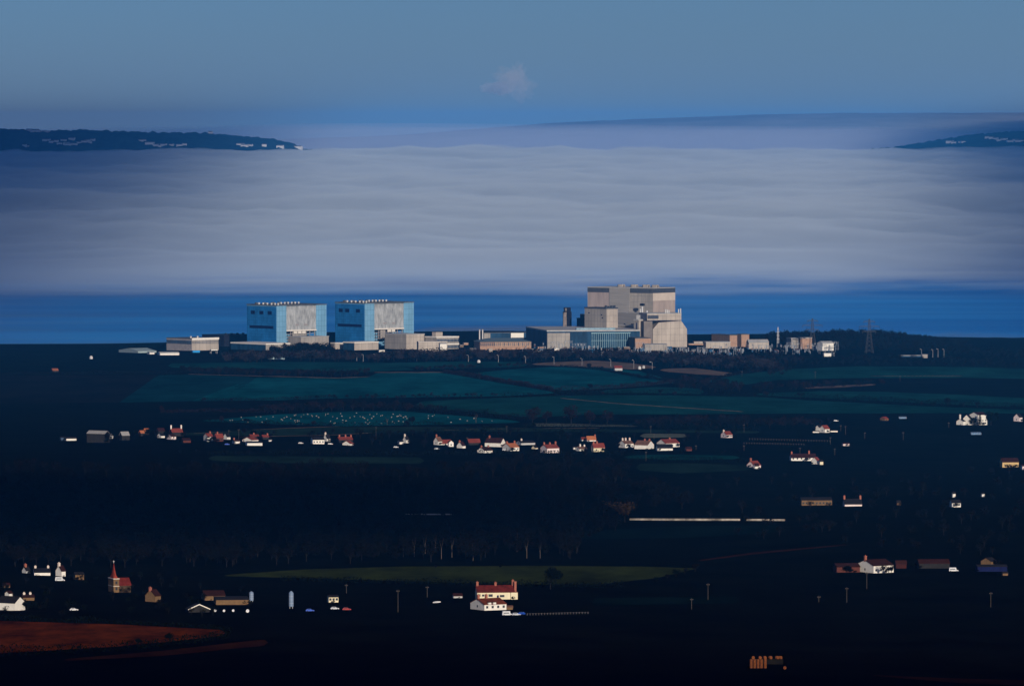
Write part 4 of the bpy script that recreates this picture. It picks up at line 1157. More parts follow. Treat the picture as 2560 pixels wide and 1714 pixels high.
h('low house with a dark red roof below the two white chimneys', 458, 1106, 452, 477, 1101, 1095, 12, WR, RD, win=0)
h('grey-white gabled house with a red roof and a bright square wing', 520, 1102, 509, 533, 1091, 1083, 30, WG, RR, chim=[(.8, CH, 1.2)], win=1)
h('bright square wing in front of the grey-white gabled house', 518, 1103, 516, 524, 1094, 1092, 14, W_, RK, win=0, name='outbuilding', cat='outbuilding')
h('red brick house with a red roof left of a bright white gable', 541, 1103, 535, 559, 1093, 1084, 22, WR, RR, chim=[(.3, CH, 1.2)], win=2)
h('bright white gable with a black roof beside the red brick house', 568, 1098, 558, 576, 1092, 1083, 35, W_, RK, win=0)
h('small white cottage with a red chimney left of the broad white gable', 586, 1108, 581, 600, 1103, 1099, 18, W_, RD, chim=[(.1, CH, 1.2)], win=1)
h('house with the broad white gable', 630, 1104, 606, 646, 1100, 1093, 48, W_, RR, win=0)
h('long low white cottage in front of the broad white gable', 618, 1113, 613, 656, 1107, 1103, 10, W_, RK, win=3)
h('red roofed house behind the broad white gable', 626, 1096, 621, 648, 1091, 1086, 15, WB, RR, chim=[(.5, CH, 1)], win=0)
h('red roofed house above the small white shed', 657, 1098, 653, 672, 1092, 1087, 18, WB, RR, chim=[(.9, CH, 1)], win=0)
h('small white shed below the rightmost red roof of the left group', 673, 1103, 671, 680, 1099, 1096, 25, W_, RK, win=0, name='outbuilding', cat='shed')
h('long white house with a dark roof, a white gable standing at its right', 782, 1109, 777, 811, 1099, 1092, 10, W_, RK, win=4)
h('tall white gable at the right end of the long white house', 818, 1103, 808, 826, 1096, 1085, 38, W_, RK, chim=[(.05, CW, 1.2)], win=1)
h('red roofed house behind a rounded white gable', 848, 1106, 842, 882, 1099, 1092, 14, WB, RR, chim=[(.1, CH, 1.4), (.55, CH, 1.4), (.95, CH, 1.4)], win=0)
h('wide white gable in front of the red roofed house', 876, 1113, 856, 884, 1109, 1102, 50, W_, RR, win=0)
h('tall narrow white gable alone among dark trees', 1016, 1107, 1007, 1023, 1099, 1090, 35, W_, RK, chim=[(.05, CW, 1.4)], win=0)
h('low white wing left of the tall narrow gable', 999, 1110, 994, 1009, 1104, 1100, 20, W_, RK, win=1, name='outbuilding', cat='outbuilding')
# the middle group
h('brown roofed house with white walls at the left of the middle group', 1096, 1112, 1084, 1106, 1103, 1092, 35, W_, RB, chim=[(.1, CH, 1.8)], win=1)
h('low house with a bright red roof beside the brown roofed one', 1104, 1112, 1101, 1128, 1108, 1099, 10, W_, RR, win=2)
h('small square white house right of the bright red roof', 1122, 1116, 1119, 1134, 1106, 1101, 15, W_, RD, 'R', win=1)
h('pointed white gable alone right of the small square house', 1156, 1120, 1142, 1164, 1114, 1104, 42, W_, RD, chim=[(.02, CH, .8)], win=0)
h('low red roofed bungalow in the centre of the middle group', 1172, 1112, 1167, 1201, 1106, 1097, 14, WB, RR, win=0)
h('house with a long dull red roof and a tall white gable', 1252, 1117, 1212, 1264, 1107, 1095, 60, W_, RD, 'R', chim=[(.85, CH, 1.6)], win=0)
h('white gable just behind the house with the long dull red roof', 1256, 1106, 1249, 1262, 1103, 1096, 35, W_, RK, win=0)
h('bungalow with a sloping white gable in front of the long dull red roof', 1212, 1132, 1193, 1232, 1126, 1118, 40, W_, RD, chim=[(.05, CH, 1.2), (.9, CH, 1.2)], win=0)
h('bright white house with an orange roof and two chimneys', 1276, 1127, 1256, 1298, 1118, 1108, 30, W_, RO, chim=[(.06, CH, 1.3), (.92, CH, 1.6)], win=3)
h('grey gabled house with a black roof behind the orange roof', 1303, 1112, 1290, 1338, 1107, 1101.5, 25, WG, RK, chim=[(.2, CW, 1.4)], win=1)
h('tiny pale yellow gable between the orange and the pink-white houses', 1338, 1122, 1329, 1345, 1119, 1114, 40, WC, RK, win=0, name='outbuilding', cat='outbuilding')
h('big pink-white house with a long red roof and three chimneys', 1368, 1132, 1351, 1398, 1120.5, 1111, 28, WP, RR, chim=[(.02, CH, 1.6), (.5, CH, 1.4), (.97, CH, 2.0)], win=4)
h('white cottage with a white chimney stack right of the pink-white house', 1449, 1127, 1438, 1468, 1122, 1116, 28, W_, RB, chim=[(.35, W_, 1.6), (.9, W_, 1)], win=1)
h('tiny bright white shed left of the white cottage', 1434, 1123, 1432, 1439, 1118, 1116, 20, W_, RK, win=0, name='outbuilding', cat='shed')
h('bright orange roofed house above the white cottage', 1468, 1103, 1465, 1490, 1099, 1090, 14, W_, RO, chim=[(.95, CH, 1)], win=2)
h('small red roofed house left of the bright orange roof', 1455, 1102, 1451, 1465, 1098.5, 1093, 16, W_, RR, win=1)
h('cream house with a red roof at the right of the pink-white house', 1484, 1129, 1478, 1512, 1119, 1108, 20, WC, RR, chim=[(.1, CH, 1.5), (.4, CH, 1.5)], win=2)
h('white house with three white chimneys', 1563, 1119, 1547, 1584, 1109, 1101, 30, W_, RB, chim=[(.06, CW, 1.8), (.42, CW, 1.8), (.9, CW, 1.8)], win=3)
h('brown-red roofed house with its white gable on the right', 1619, 1122, 1586, 1635, 1112.5, 1101.5, 62, W_, RB, 'R', chim=[(.1, CH, 1.2), (.45, CH, 1.2)], win=0)
h('double house with two bright red roofs, right end of the village', 1664, 1118, 1642, 1699, 1108, 1098, 32, W_, RR, chim=[(.6, CH, .9)], win=3)
h('long low white house with a black roof in front of the double house', 1644, 1126, 1640, 1682, 1120, 1110, 8, W_, RK, win=5)
h('small dull red cottage at the far right of the village', 1716, 1127, 1712, 1730, 1122, 1117, 14, WR, RD, win=1)
h('red brick house with white pillars standing alone right of the village', 1816, 1094, 1802, 1831, 1086.5, 1078, 30, WP, RR, chim=[(.0, CW, .9)], win=4, name='house')
OT = 'scattered houses on the right slope'
h('white house with a red roof and a small gabled wing in the dark fields', 2062, 1081, 2049, 2074, 1072, 1063, 35, W_, RR, win=1, group=OT)
h('small white gabled wing beside the lone white house', 2048, 1076, 2039, 2054, 1068, 1062.5, 40, W_, RK, win=0, name='outbuilding', cat='outbuilding')
h('little tan gable with a red roof near the right edge of the fields', 2212, 1051, 2200, 2221, 1047, 1042, 35, WT, RR, win=0, group=OT)
h('low pink hut with a white post', 2108, 1114, 2105, 2124, 1109, 1106.5, 10, WP, RD, win=2, name='hut', cat='hut')
h('cottage with a pinkish gable, a red roof and one chimney', 1885, 1169, 1867, 1902, 1163, 1152, 36, WP, RR, chim=[(.04, CH, 2)], win=1, group=OT)
h('little white porch wing in front of the pinkish gable cottage', 1888, 1171, 1885, 1897, 1164, 1158, 30, W_, RD, win=0, name='outbuilding', cat='outbuilding')
h('long house with a dark red roof and scattered white walls', 1978, 1151, 1974, 2040, 1144, 1134, 6, W_, RD, chim=[(.05, CH, 1.4), (.75, CH, 2)], win=6, group=OT)
h('white gabled house with a red roof at the end of the long dark roof', 2043, 1160, 2029, 2050, 1151, 1143, 45, W_, RR, win=0, group=OT)
h('small yellow-white house right of the white gabled one', 2050, 1161, 2047, 2058, 1153, 1149, 20, WC, RK, win=0, name='outbuilding', cat='outbuilding')
h('biggest white house high on the right, dark red roof', 2446, 1062, 2424, 2468, 1037, 1030.5, 35, W_, RD, win=3, group=OT)
h('white gabled wing with two dark windows left of the biggest white house', 2425, 1062, 2408, 2430, 1046, 1036.5, 55, W_, RK, win=0, group=OT)
h('small white wing with one tall chimney, left end of the biggest white house', 2408, 1062, 2391, 2414, 1053, 1047, 45, W_, RK, chim=[(.1, W_, 3.6)], win=0, group=OT)
h('small pink-white gable at the right edge of the picture', 2549, 1053, 2534, 2556, 1043, 1034, 42, WP, RK, win=1, group=OT)
h('yellow house with a dark red roof at the right edge', 2506, 1168, 2499, 2547, 1155, 1145, 8, WY, RD, win=3, door=True, group=OT)
h('pinkish shed cut off by the right edge of the picture', 2556, 1173, 2552, 2580, 1165, 1161, 10, WP, RD, win=0, name='shed', cat='shed')
h('row of tan stone cottages in the dark wood on the right', 2004, 1263, 2000, 2080, 1250, 1243, 4, WT, RK, win=9, name='terrace', cat='terrace', group=OT)
h('low cottage with a thin white wall and a chimney at each end', 2112, 1265, 2107, 2155, 1260, 1247, 6, WP, RK, chim=[(.03, CH, 2), (.96, CH, 2)], win=4, group=OT)
h('small tan cottage right of the one with two end chimneys', 2243, 1262, 2241, 2252, 1256, 1251, 15, WT, RK, win=1, group=OT)
h('bright white cottage with three dark windows in the right wood', 2380, 1267, 2374, 2402, 1257, 1249, 10, W_, RK, win=3, group=OT)
h('narrow white house just above the bright white cottage', 2382, 1243, 2380, 2389, 1233, 1229, 15, W_, RK, win=0, group=OT)
h('tiny white building right of the cottages in the wood', 2455, 1241, 2453, 2460, 1234, 1231, 15, W_, RK, win=0, name='outbuilding', cat='outbuilding')
# right foreground farm
FM = 'buildings of the right foreground farm'
h('white farmhouse with a tall gable and a dark red roof, right foreground', 2184, 1432, 2141, 2234, 1414, 1399, 32, W_, RD, chim=[(.02, CH, 2)], win=4, group=FM)
h('dark red barn left of the white gabled farmhouse', 2092, 1430, 2082, 2150, 1417, 1408, 8, WR, RD, win=0, name='barn', cat='barn', group=FM)
h('dark red shed right of the white gabled farmhouse', 2240, 1420, 2238, 2266, 1408, 1401, 8, mat('dark_red_wall', (.04, .010, .008), var=.3), RD, win=0, name='shed', cat='shed', group=FM)
h('long black barn with a pale ridge line', 2298, 1420, 2292, 2374, 1408, 1398, 5, WB, RD, win=0, name='barn', cat='barn', group=FM)
h('barn with a tan gable above the blue shed', 2478, 1420, 2452, 2492, 1403, 1394, 50, WT, RK, win=0, name='barn', cat='barn', group=FM)
h('long dark blue open shed at the right edge of the farm', 2444, 1428, 2438, 2518, 1416, 1411, 4, mat('navy_boards', (.004, .008, .05), var=.3), RK, win=0, name='shed', cat='shed', group=FM)
h('small tan hut below the dark blue shed', 2507, 1438, 2504, 2520, 1432, 1429, 15, WT, RK, win=0, name='hut', cat='hut', group=FM)
# left foreground village
LV = 'houses round the church'
h('white gable peeping from the dark above the church houses', 66, 1432, 55, 76, 1426, 1416, 40, WG, RK, chim=[(.3, CH, 1.2)], win=0, group=LV)
h('long black roofed house with a thin line of white wall', 86, 1437, 83, 126, 1431, 1420, 6, W_, RK, chim=[(.1, CW, 1), (.9, CW, 1)], win=7, group=LV)
h('tall bright white gable above the white van', 154, 1440, 139, 164, 1427, 1413, 40, W_, RD, chim=[(.1, CW, 1.2)], win=0, group=LV)
h('tan stone barn with one sloping roof left of the church', 188, 1448, 183, 210, 1436, 1430, 15, WT, RK, win=0, name='barn', cat='barn', group=LV)
h('white house with a large plain gable and a black roof, bottom left', 37, 1526, -8, 63, 1507, 1491, 58, W_, RK, 'R', win=0, group=LV)
h('little white gable behind the plain gabled house', 23, 1490, 12, 32, 1483, 1477, 40, W_, RD, win=0, group=LV)
h('red roofed cottage with two pink chimneys right of the plain gable', 58, 1500, 54, 86, 1493, 1486, 10, WT, RD, chim=[(.15, CW, .8), (.7, CW, .8)], win=2, group=LV)
h('tiny tan house at the left edge', 10, 1468, 6, 25, 1462, 1457, 20, WT, RD, win=1, group=LV)
h('brown stone house with a steep gable right of the church', 388, 1504, 363, 402, 1489, 1473.5, 50, WT, RD, chim=[(.02, CH, 1)], win=0, group=LV)
h('long barn with a dark red roof behind the farmyard', 512, 1500, 503, 563, 1489, 1476, 10, WT, RD, win=0, name='barn', cat='barn', group=LV)
h('long tan stone wall of a low barn below the dark red roof', 540, 1511, 534, 622, 1499, 1492, 6, WT, RK, win=0, name='barn', cat='barn', group=LV)
h('cream building with two bright wall panels beyond the silo', 822, 1505, 818, 846, 1492, 1487, 10, WC, RK, win=3, group=LV)
h('small dark cottage with white lower wall left of the farmhouse', 1134, 1494, 1131, 1156, 1489, 1483, 8, WG, RD, win=2, group=None)
# open barn with white roof edges
fr, A, B, he, hr, rt = h('open barn with white edges to its shallow gable, lower left', 472, 1530, 464, 524, 1524, 1511, 12, WB, RK, 'R', win=0, name='barn', cat='barn', group=LV)
mb = MB()
for s0, s1 in (((-.4, he), (A / 2, hr)), ((A / 2, hr), (A + .4, he))):
    mb.add([(s0[0], -.5, s0[1]), (s1[0], -.5, s1[1]), (s1[0], -.5, s1[1] + .5), (s0[0], -.5, s0[1] + .5), (s0[0], -.3, s0[1]), (s1[0], -.3, s1[1]), (s1[0], -.3, s1[1] + .5), (s0[0], -.3, s0[1] + .5)],
           [(0, 1, 2, 3), (4, 7, 6, 5), (0, 4, 5, 1), (1, 5, 6, 2), (2, 6, 7, 3), (3, 7, 4, 0)])
mb.build('bargeboard', W_, rt)
# church: tower with a broach spire, nave behind
fr = Frame(284, 1480, phi=20); rt = fr.root('church', 'stone church with a red broach spire', 'church')
A = fr.len_to(298); B = fr.len_to(271, False); ht = fr.z(1447); hs = fr.z(1410)
part('tower', WT, rt, (0, A, 0, B, -1.5, ht)); part('cornice', CW, rt, (-.2, A + .2, -.2, B + .2, ht, ht + .35))
part('string_course', CW, rt, (-.1, A + .1, -.1, B + .1, ht * .45, ht * .45 + .25))
for z0 in (.18, .62): part('belfry_window', M_win, rt, (A * .5 - .5, A * .5 + .5, -.1, -.003, ht * z0, ht * z0 + 1.5))
P = []; e0 = .45
for zf, s_ in ((0, 1.16), (.18, .70), (.5, .40), (1, .02)):
    n8 = 8
    for i in range(n8):
        t = math.pi / 8 + i * math.pi / 4
        x, y = math.cos(t), math.sin(t)
        if zf == 0: x, y = math.copysign(.72, x), math.copysign(.72, y)
        P.append((A / 2 + x * s_ * A / 2 * (1.0 if zf else .98), B / 2 + y * s_ * B / 2 * (1.0 if zf else .98), ht + .36 + (hs - ht) * zf))
MB().add(P, [(k*8+i, k*8+(i+1) % 8, k*8+8+(i+1) % 8, k*8+8+i) for k in range(3) for i in range(8)] + [tuple(range(24, 32)), tuple(range(7, -1, -1))]).build('spire', mat('spire_tiles', (.24, .035, .018), var=.25, scale=.6), rt)
mb = MB(); q = (A / 2, B / 2); mb.tube((q[0], q[1], hs + .3), (q[0], q[1], hs + 1.8), .12, n=6).box(q[0] - .5, q[0] + .5, q[1] - .08, q[1] + .08, hs + 1.1, hs + 1.3)
mb.build('finial', M_metal, rt)
nv = MB(); n0, n1, nb0, nb1 = A + .01, A + 6.5, B * .05, B * .95; hw, hr_ = 3.6, 7.0
nv.add([(n0, nb0, -1.5), (n1, nb0, -1.5), (n1, nb1, -1.5), (n0, nb1, -1.5), (n0, nb0, hw), (n1, nb0, hw), (n1, nb1, hw), (n0, nb1, hw), (n0, (nb0+nb1)/2, hr_), (n1, (nb0+nb1)/2, hr_)],
       [(0, 1, 5, 4), (2, 3, 7, 6), (1, 2, 6, 9, 5), (0, 4, 8, 7, 3), (4, 5, 9, 8), (6, 7, 8, 9), (0, 3, 2, 1)])
nv.build('nave', mat('dark_stone', (.06, .038, .022), var=.3, scale=.8), rt)
rf = MB()
for b0, s_ in ((nb0 - .3, 1), (nb1 + .3, -1)):
    m_ = (nb0 + nb1) / 2
    rf.add([(n0, b0, hw - .2), (n1 + .3, b0, hw - .2), (n1 + .3, m_, hr_ + .05), (n0, m_, hr_ + .05), (n0, b0, hw + .1), (n1 + .3, b0, hw + .1), (n1 + .3, m_, hr_ + .35), (n0, m_, hr_ + .35)],
           [(0, 3, 2, 1), (4, 5, 6, 7), (0, 1, 5, 4), (1, 2, 6, 5), (2, 3, 7, 6), (3, 0, 4, 7)])
rf.build('nave_roof', mat('deep_red_nave_tiles', (.13, .016, .012), var=.3, scale=.5), rt)

# the farmhouse pair in the foreground
RF = mat('deep_red_tiles', (.11, .013, .010), var=.45, scale=.35)
fr, A, B, he, hr, rt = house('long cream farmhouse with a deep red roof and tall end chimneys', 1193, 1498, 1188, 1286, 1480, 1463, 7, WC, RF, chim=[(.03, CH, 1.6), (.52, CH, 1.3), (.985, CH, 2.4)], win=0, name='farmhouse', cat='farmhouse', group=None)
for a0, w_, z0, hh in ((.36, 1.1, .40, 1.3), (.67, 1.2, .34, 1.1), (.07, .35, .45, 1.2), (.16, .6, .45, 1.0)):
    f_ = part('window', M_win, rt, (A * a0 - w_, A * a0 + w_, -.08, -.003, he * z0, he * z0 + hh))
    part('sill', CW, f_, (A * a0 - w_ - .1, A * a0 + w_ + .1, -.22, -.081, he * z0 - .15, he * z0))
part('door', M_slot, rt, (A * .555 - .5, A * .555 + .5, -.08, -.003, 0, 2.2))
part('end_bay', WC, rt, (A * .90, A + 1.6, -1.0, -.01, -1.5, he - .1)); part('bay_roof', RF, rt, (A * .89, A + 1.8, -1.2, 0.9, he - .09, he + .2))
MB().box(A + .1, A + 1.2, .95, 2.2, -1.5, hr + 2.0).box(A, A + 1.3, .85, 2.3, hr + 2.0, hr + 2.3).build('chimney', CH, rt)
fr, A, B, he, hr, rt = house('lower farmhouse with a rust red roof in front of the long cream one', 1211, 1525, 1176, 1266, 1511, 1496, 28, W_, mat('rust_tiles', (.15, .032, .014), var=.4, scale=.4), chim=[(.04, CH, 1.8), (.40, CH, 1.8)], win=4, name='farmhouse', cat='farmhouse', group=None)
for q in (.24, .46):
    d = part('dormer', W_, rt, (A * q - .8, A * q + .8, -.25, 1.0, he - .5, he + 1.1)); part('dormer_roof', RD, d, (A * q - 1, A * q + 1, -.45, 1.2, he + 1.11, he + 1.35))
h('small tan outhouse at the right end of the lower farmhouse', 1266, 1523, 1264, 1282, 1517, 1514, 8, WT, RB, win=1, name='outbuilding', cat='outbuilding', group=None)
# white walls
def wall(label, u0, v0, u1, v1, hgt, m_, name='garden_wall'):
    a, b = G(u0, v0), G(u1, v1); d = (b - a); L_ = math.hypot(d.x, d.y); e = empty(name, a, label, 'wall'); e.rotation_euler.z = math.atan2(d.y, d.x)
    n = max(1, int(L_ / 12)); mb = MB()
    for i in range(n):
        x0, x1 = L_ * i / n, L_ * (i + 1) / n; z0 = a.z + d.z * i / n - a.z; z1 = d.z * (i + 1) / n
        P = [(x0, 0, z0 - 1), (x1, 0, z1 - 1), (x1, .4, z1 - 1), (x0, .4, z0 - 1), (x0, 0, z0 + hgt), (x1, 0, z1 + hgt), (x1, .4, z1 + hgt), (x0, .4, z0 + hgt)]
        mb.add(P, [(0, 1, 5, 4), (2, 3, 7, 6), (4, 5, 6, 7)] + ([(0, 4, 7, 3)] if i == 0 else []) + ([(1, 2, 6, 5)] if i == n - 1 else []))
    mb.build('masonry', m_, e)
    mb = MB().box(-.05, L_ + .05, -.06, .46, max(hgt, d.z + hgt) + .003, max(hgt, d.z + hgt) + .12)
    if abs(d.z) < .4: mb.build('coping', M_conc, e)
    return e


WLL = mat('pale_stone_wall', (.34, .30, .25), var=.75, scale=.18)
wall('long pale stone wall running right from the great wood', 1574, 1299.5, 1850, 1300.5, 1.15, WLL, 'stone_wall')
wall('shorter length of pale stone wall right of the long one', 1866, 1300.7, 1962, 1301.2, 1.15, WLL, 'stone_wall')
wall('low white garden wall left of the lone white house', 2032, 1081, 2048, 1081, 1.0, W_)
wall('low white garden wall right of the lone white house', 2076, 1079.5, 2094, 1079.5, 1.1, W_)
# greenhouses
def greenhouse(label, u, v, uR, hpx):
    fr = Frame(u, v, phi=6); rt = fr.root('greenhouse', label, 'greenhouse'); A = fr.len_to(uR); hh = hpx / F * fr.o.y; B = 5.0
    gl = mat('greenhouse_glass', (.10, .20, .34), rough=.2, var=.4, scale=.8, spec=.6)
    MB().add([(0, 0, -.5), (A, 0, -.5), (A, B, -.5), (0, B, -.5), (0, 0, hh * .6), (A, 0, hh * .6), (A, B, hh * .6), (0, B, hh * .6), (0, B/2, hh), (A, B/2, hh)],
             [(0, 1, 5, 4), (2, 3, 7, 6), (1, 2, 6, 9, 5), (0, 4, 8, 7, 3), (4, 5, 9, 8), (6, 7, 8, 9)]).build('glazing', gl, rt)
    mb = MB()
    for i in range(7): a = A * i / 6; mb.tube((a, -.05, 0), (a, -.05, hh * .6), .07, n=5); mb.tube((a, -.05, hh * .6), (a, B/2, hh + .06), .07, n=5)
    mb.build('frame', M_vent, rt)


greenhouse('long blue-white greenhouse below the biggest white house', 2428, 1086, 2453, 6)
greenhouse('small blue-white greenhouse left of the little tan gable', 2248, 1046, 2266, 5)

# bushes and small trees growing against the houses, in front of their walls
rb = random.Random(31)
for i, (lab, fr_, A_, B_, he_) in enumerate(HOUSES):
    for k in range(rb.choice((1, 2, 2, 3, 4))):
        if rb.random() < .68: a, b = A_ * rb.uniform(-.1, 1.15), -rb.uniform(1.0, 3.5)
        else: a, b = -rb.uniform(1.0, 3.5), B_ * rb.uniform(0, 1.0)
        x, y = fr_.o.x + a * fr_.c - b * fr_.s, fr_.o.y + a * fr_.s + b * fr_.c
        hh = he_ * rb.choice((.3, .4, .5, .7, 1.0, 1.25)) * rb.uniform(.8, 1.2)
        key = rb.choice((('green', i % 3), ('bare', i % 3), ('green', (i + 1) % 3)))
        tree(key, i * 17 + k, 0, hh * F / y, 'garden_bush', 'dark bush growing against a house wall', 'garden bushes against the houses', cat='bush', loc=Vector((x, y, ground(x, y))), wide=1.25)
# ------------------------------------------------------------------ poles, lamps, pylons, switchgear, vehicles, sheep, bales
M_pole = mat('pole_timber', (0.075, 0.07, 0.064), var=.2, scale=1)


def pole(u, vb, vt, label, arm=True, group='telegraph poles'):
    p = G(u, vb); hh = z_of(vt, p.y) - p.z; r = max(.13, .22 * p.y / F)
    e = empty('telegraph_pole', p, label, 'telegraph pole', group)
    MB().tube((0, 0, -.8), (0, 0, hh), r, r * .8, n=7).build('post', M_pole, e)
    if arm:
        MB().box(-.8, .8, -.07, .07, hh - .85, hh - .7).build('crossarm', M_pole, e)
        for x in (-.65, 0, .65): MB().tube((x, 0, hh - .7), (x, 0, hh - .45), .08, n=6).build('insulator', M_frame, e)
    return e


PV = 'timber pole standing among the fields and houses of the middle distance'
for u, vb, vt in [(940, 1097, 1066), (597, 1102, 1072), (1267, 1082, 1064), (1627, 1086, 1064), (1615, 1152, 1128), (1860, 1082, 1060), (1860, 1126, 1112), (2000, 1134, 1118), (2087, 1137, 1120), (2076, 1110, 1092), (2102, 1077, 1062), (2162, 1096, 1080), (2258, 1099, 1079), (2372, 1069, 1055), (572, 1092, 1074), (1740, 1124, 1112), (2114, 1086, 1064), (1635, 1098, 1083), (1168, 1110, 1092), (2038, 946, 928), (2250, 952, 938), (1855, 942, 927)]:
    pole(u, vb, vt, PV)
for u, vb, vt, lab in [(995, 1529, 1473, 'tallest foreground pole, left of the cream farmhouse'), (866, 1482, 1459, 'short foreground pole beyond the cream building with bright panels'), (1068, 1492, 1464, 'foreground pole just above the white trailer'), (1770, 1500, 1457, 'foreground pole with a crossarm right of the grassy hill field'),
                       (1729, 1522, 1494, 'plain foreground pole lower than its crossarmed neighbour'), (2117, 1505, 1467, 'foreground pole below the dark red barn'), (2167, 1471, 1429, 'foreground pole directly below the white gabled farmhouse'), (2477, 1517, 1479, 'foreground pole nearest the right edge'), (2047, 1504, 1488, 'shortest foreground pole, left of the one below the dark red barn')]:
    pole(u, vb, vt, lab)


def lamp(u, vb, vt, label, group='lamp posts along the site road', head=.45):
    p = G(u, vb); hh = z_of(vt, p.y) - p.z
    e = empty('lamp_post', p, label, 'lamp post', group)
    MB().tube((0, 0, -.5), (0, 0, hh), .17, .12, n=7).build('post', M_metal, e)
    MB().tube((0, 0, hh - .1), (-1.4, 0, hh + .25), .10, n=6).build('arm', M_metal, e)
    MB().box(-1.4 - head, -1.2, -.35, .35, hh + .1, hh + .45).build('lantern', M_vent, e)


LL = 'slim lamp post in the row along the site road'
for u, vb, vt in [(892, 902, 883), (908, 904, 886), (937, 902, 885), (985, 902, 886), (1042, 904, 888), (1171, 905, 888), (1246, 906, 888), (1314, 908, 891), (1385, 911, 892), (1455, 914, 896), (1527, 917, 898)]:
    lamp(u, vb, vt, LL)
lamp(1584.5, 922, 900, 'lamp post left of the two white domes by the stubble field')
lamp(1630.5, 923, 905, 'lamp post with a large white lantern right of the two white domes', head=1.6)
for u, vb, vt in [(2332, 893, 874), (2345, 893, 872), (2360, 893, 873), (2304, 893, 873)]:
    lamp(u, vb, vt, 'lamp post in the little cluster at the end of the blue-grey depot', 'lamp posts at the depot')
# white domes, ball, hut
for u, v, r_, lab in [(1599, 923, 1.9, 'white domed tank, left of the pair by the stubble field'), (1609, 921, 1.7, 'white domed tank, right of the pair by the stubble field'), (1197, 907, 2.0, 'single white ball shaped tank at the edge of the fields'), (228, 897, 2.0, 'lone white ball shaped tank in the dark fields at the left')]:
    p = G(u, v); e = empty('domed_tank', p, lab, 'tank')
    mb = MB().tube((0, 0, -.5), (0, 0, 2.0), r_ * .92, r_, n=16, cap=False)
    P = [(r_ * math.cos(t) * math.cos(q), r_ * math.sin(t) * math.cos(q), 2.0 + r_ * math.sin(q)) for q in (0, .5, 1.0, 1.35) for t in [2 * math.pi * i / 16 for i in range(16)]]
    mb.build('drum', M_vent, e)
    MB().add(P, [(k*16+i, k*16+(i+1) % 16, k*16+16+(i+1) % 16, k*16+16+i) for k in range(3) for i in range(16)] + [tuple(range(48, 64))]).build('dome', M_vent, e)
shed('farm_hut', 'grey hut with a red roof at the foot of the stubble field', 'hut', 1537, 927, 1534, 1556, 920, 914, 8, WG, RR)
shed('orange_roofed_barn', 'tiny barn with an orange roof in the dark fields at the far left', 'barn', 132, 930, 128, 146, 926, 921, 10, WB, RO)


# lattice pylons
def pylon(u, vb, vt, label):
    p = G(u, vb); H_ = z_of(vt, p.y) - p.z
    e = empty('pylon', p, label, 'pylon', 'electricity pylons'); e.rotation_euler.z = R(8)
    r = .17
    w = lambda z: 4.2 * (1 - z / H_) ** 1.25 + .5
    mb = MB(); zs_ = [H_ * t for t in (0, .14, .27, .38, .48, .57, .65, .72, .80, .88, .97)]
    c4 = [(-1, -1), (1, -1), (1, 1), (-1, 1)]
    for k in range(len(zs_) - 1):
        for i in range(4):
            a, b = c4[i], c4[(i + 1) % 4]; w0, w1 = w(zs_[k]), w(zs_[k + 1])
            mb.tube((a[0] * w0, a[1] * w0, zs_[k]), (a[0] * w1, a[1] * w1, zs_[k + 1]), r, n=4, cap=False)
            mb.tube((a[0] * w0, a[1] * w0, zs_[k]), (b[0] * w1, b[1] * w1, zs_[k + 1]), r * .65, n=4, cap=False)
            mb.tube((b[0] * w0, b[1] * w0, zs_[k]), (a[0] * w1, a[1] * w1, zs_[k + 1]), r * .65, n=4, cap=False)
    mb.build('lattice', M_metal_d, e)
    for z, L_ in ((.74, 13.0), (.60, 8.5), (.88, 7.0)):
        for s in (-1, 1):
            m2 = MB(); zz_ = H_ * z
            for q in (-.6, .6): m2.tube((0, q, zz_), (s * L_, 0, zz_ + .6), r * 1.7, n=4); m2.tube((0, q, zz_ + 2.2), (s * L_, 0, zz_ + .6), r * 1.5, n=4)
            for t in (.25, .5, .75): m2.tube((s * L_ * t, 0, zz_ + .1), (s * L_ * t, 0, zz_ + 2.0 * (1 - t)), r * .6, n=4)
            am = m2.build('arm', M_metal_d, e)
            MB().tube((s * L_, 0, zz_ + .5), (s * L_, 0, zz_ - 2.2), .22, n=6).build('insulator', M_metal_d, am)


M_metal_d = mat('weathered_lattice', (0.05, 0.052, 0.06), rough=.6, var=.2)
pylon(2031, 874, 793, 'lattice pylon standing behind the pinkish brick workshop, left of the pair')
pylon(2173, 882, 794, 'lattice pylon standing before the dark shore wood, right of the pair')
# lattice mast
p = G(1945, 868); hh = z_of(817, p.y) - p.z; e = empty('lattice_mast', p, 'pale lattice mast left of the pylons', 'mast')
mb = MB()
for sx, sy in ((-1, -1), (1, -1), (1, 1), (-1, 1)): mb.tube((sx * 1.3, sy * 1.3, 0), (sx * .6, sy * .6, hh * .93), .28, n=4)
for k in range(9):
    z0, z1 = hh * .1 * k, hh * .1 * (k + 1); w0, w1 = 1.3 - .07 * k, 1.3 - .07 * (k + 1)
    mb.tube((-w0, -w0, z0), (w1, -w1, z1), .2, n=4); mb.tube((w0, w0, z0), (-w1, w1, z1), .2, n=4)
mb.build('lattice', M_metal, e); MB().tube((0, 0, hh * .9), (0, 0, hh), .5, n=8).build('aerial', M_vent, e)
for z_ in (.40, .58, .74): MB().box(-1.7, 1.7, -1.7, 1.7, hh * z_, hh * z_ + .5).build('platform', M_metal, e)
p = G(1367, 870); hh = z_of(809, p.y) - p.z
o = MB().tube((0, 0, -1), (0, 0, hh), .30, .16, n=7).build('flag_mast', M_metal, origin=p); tag(o, 'slim mast at the left end of the glazed turbine hall', 'mast')

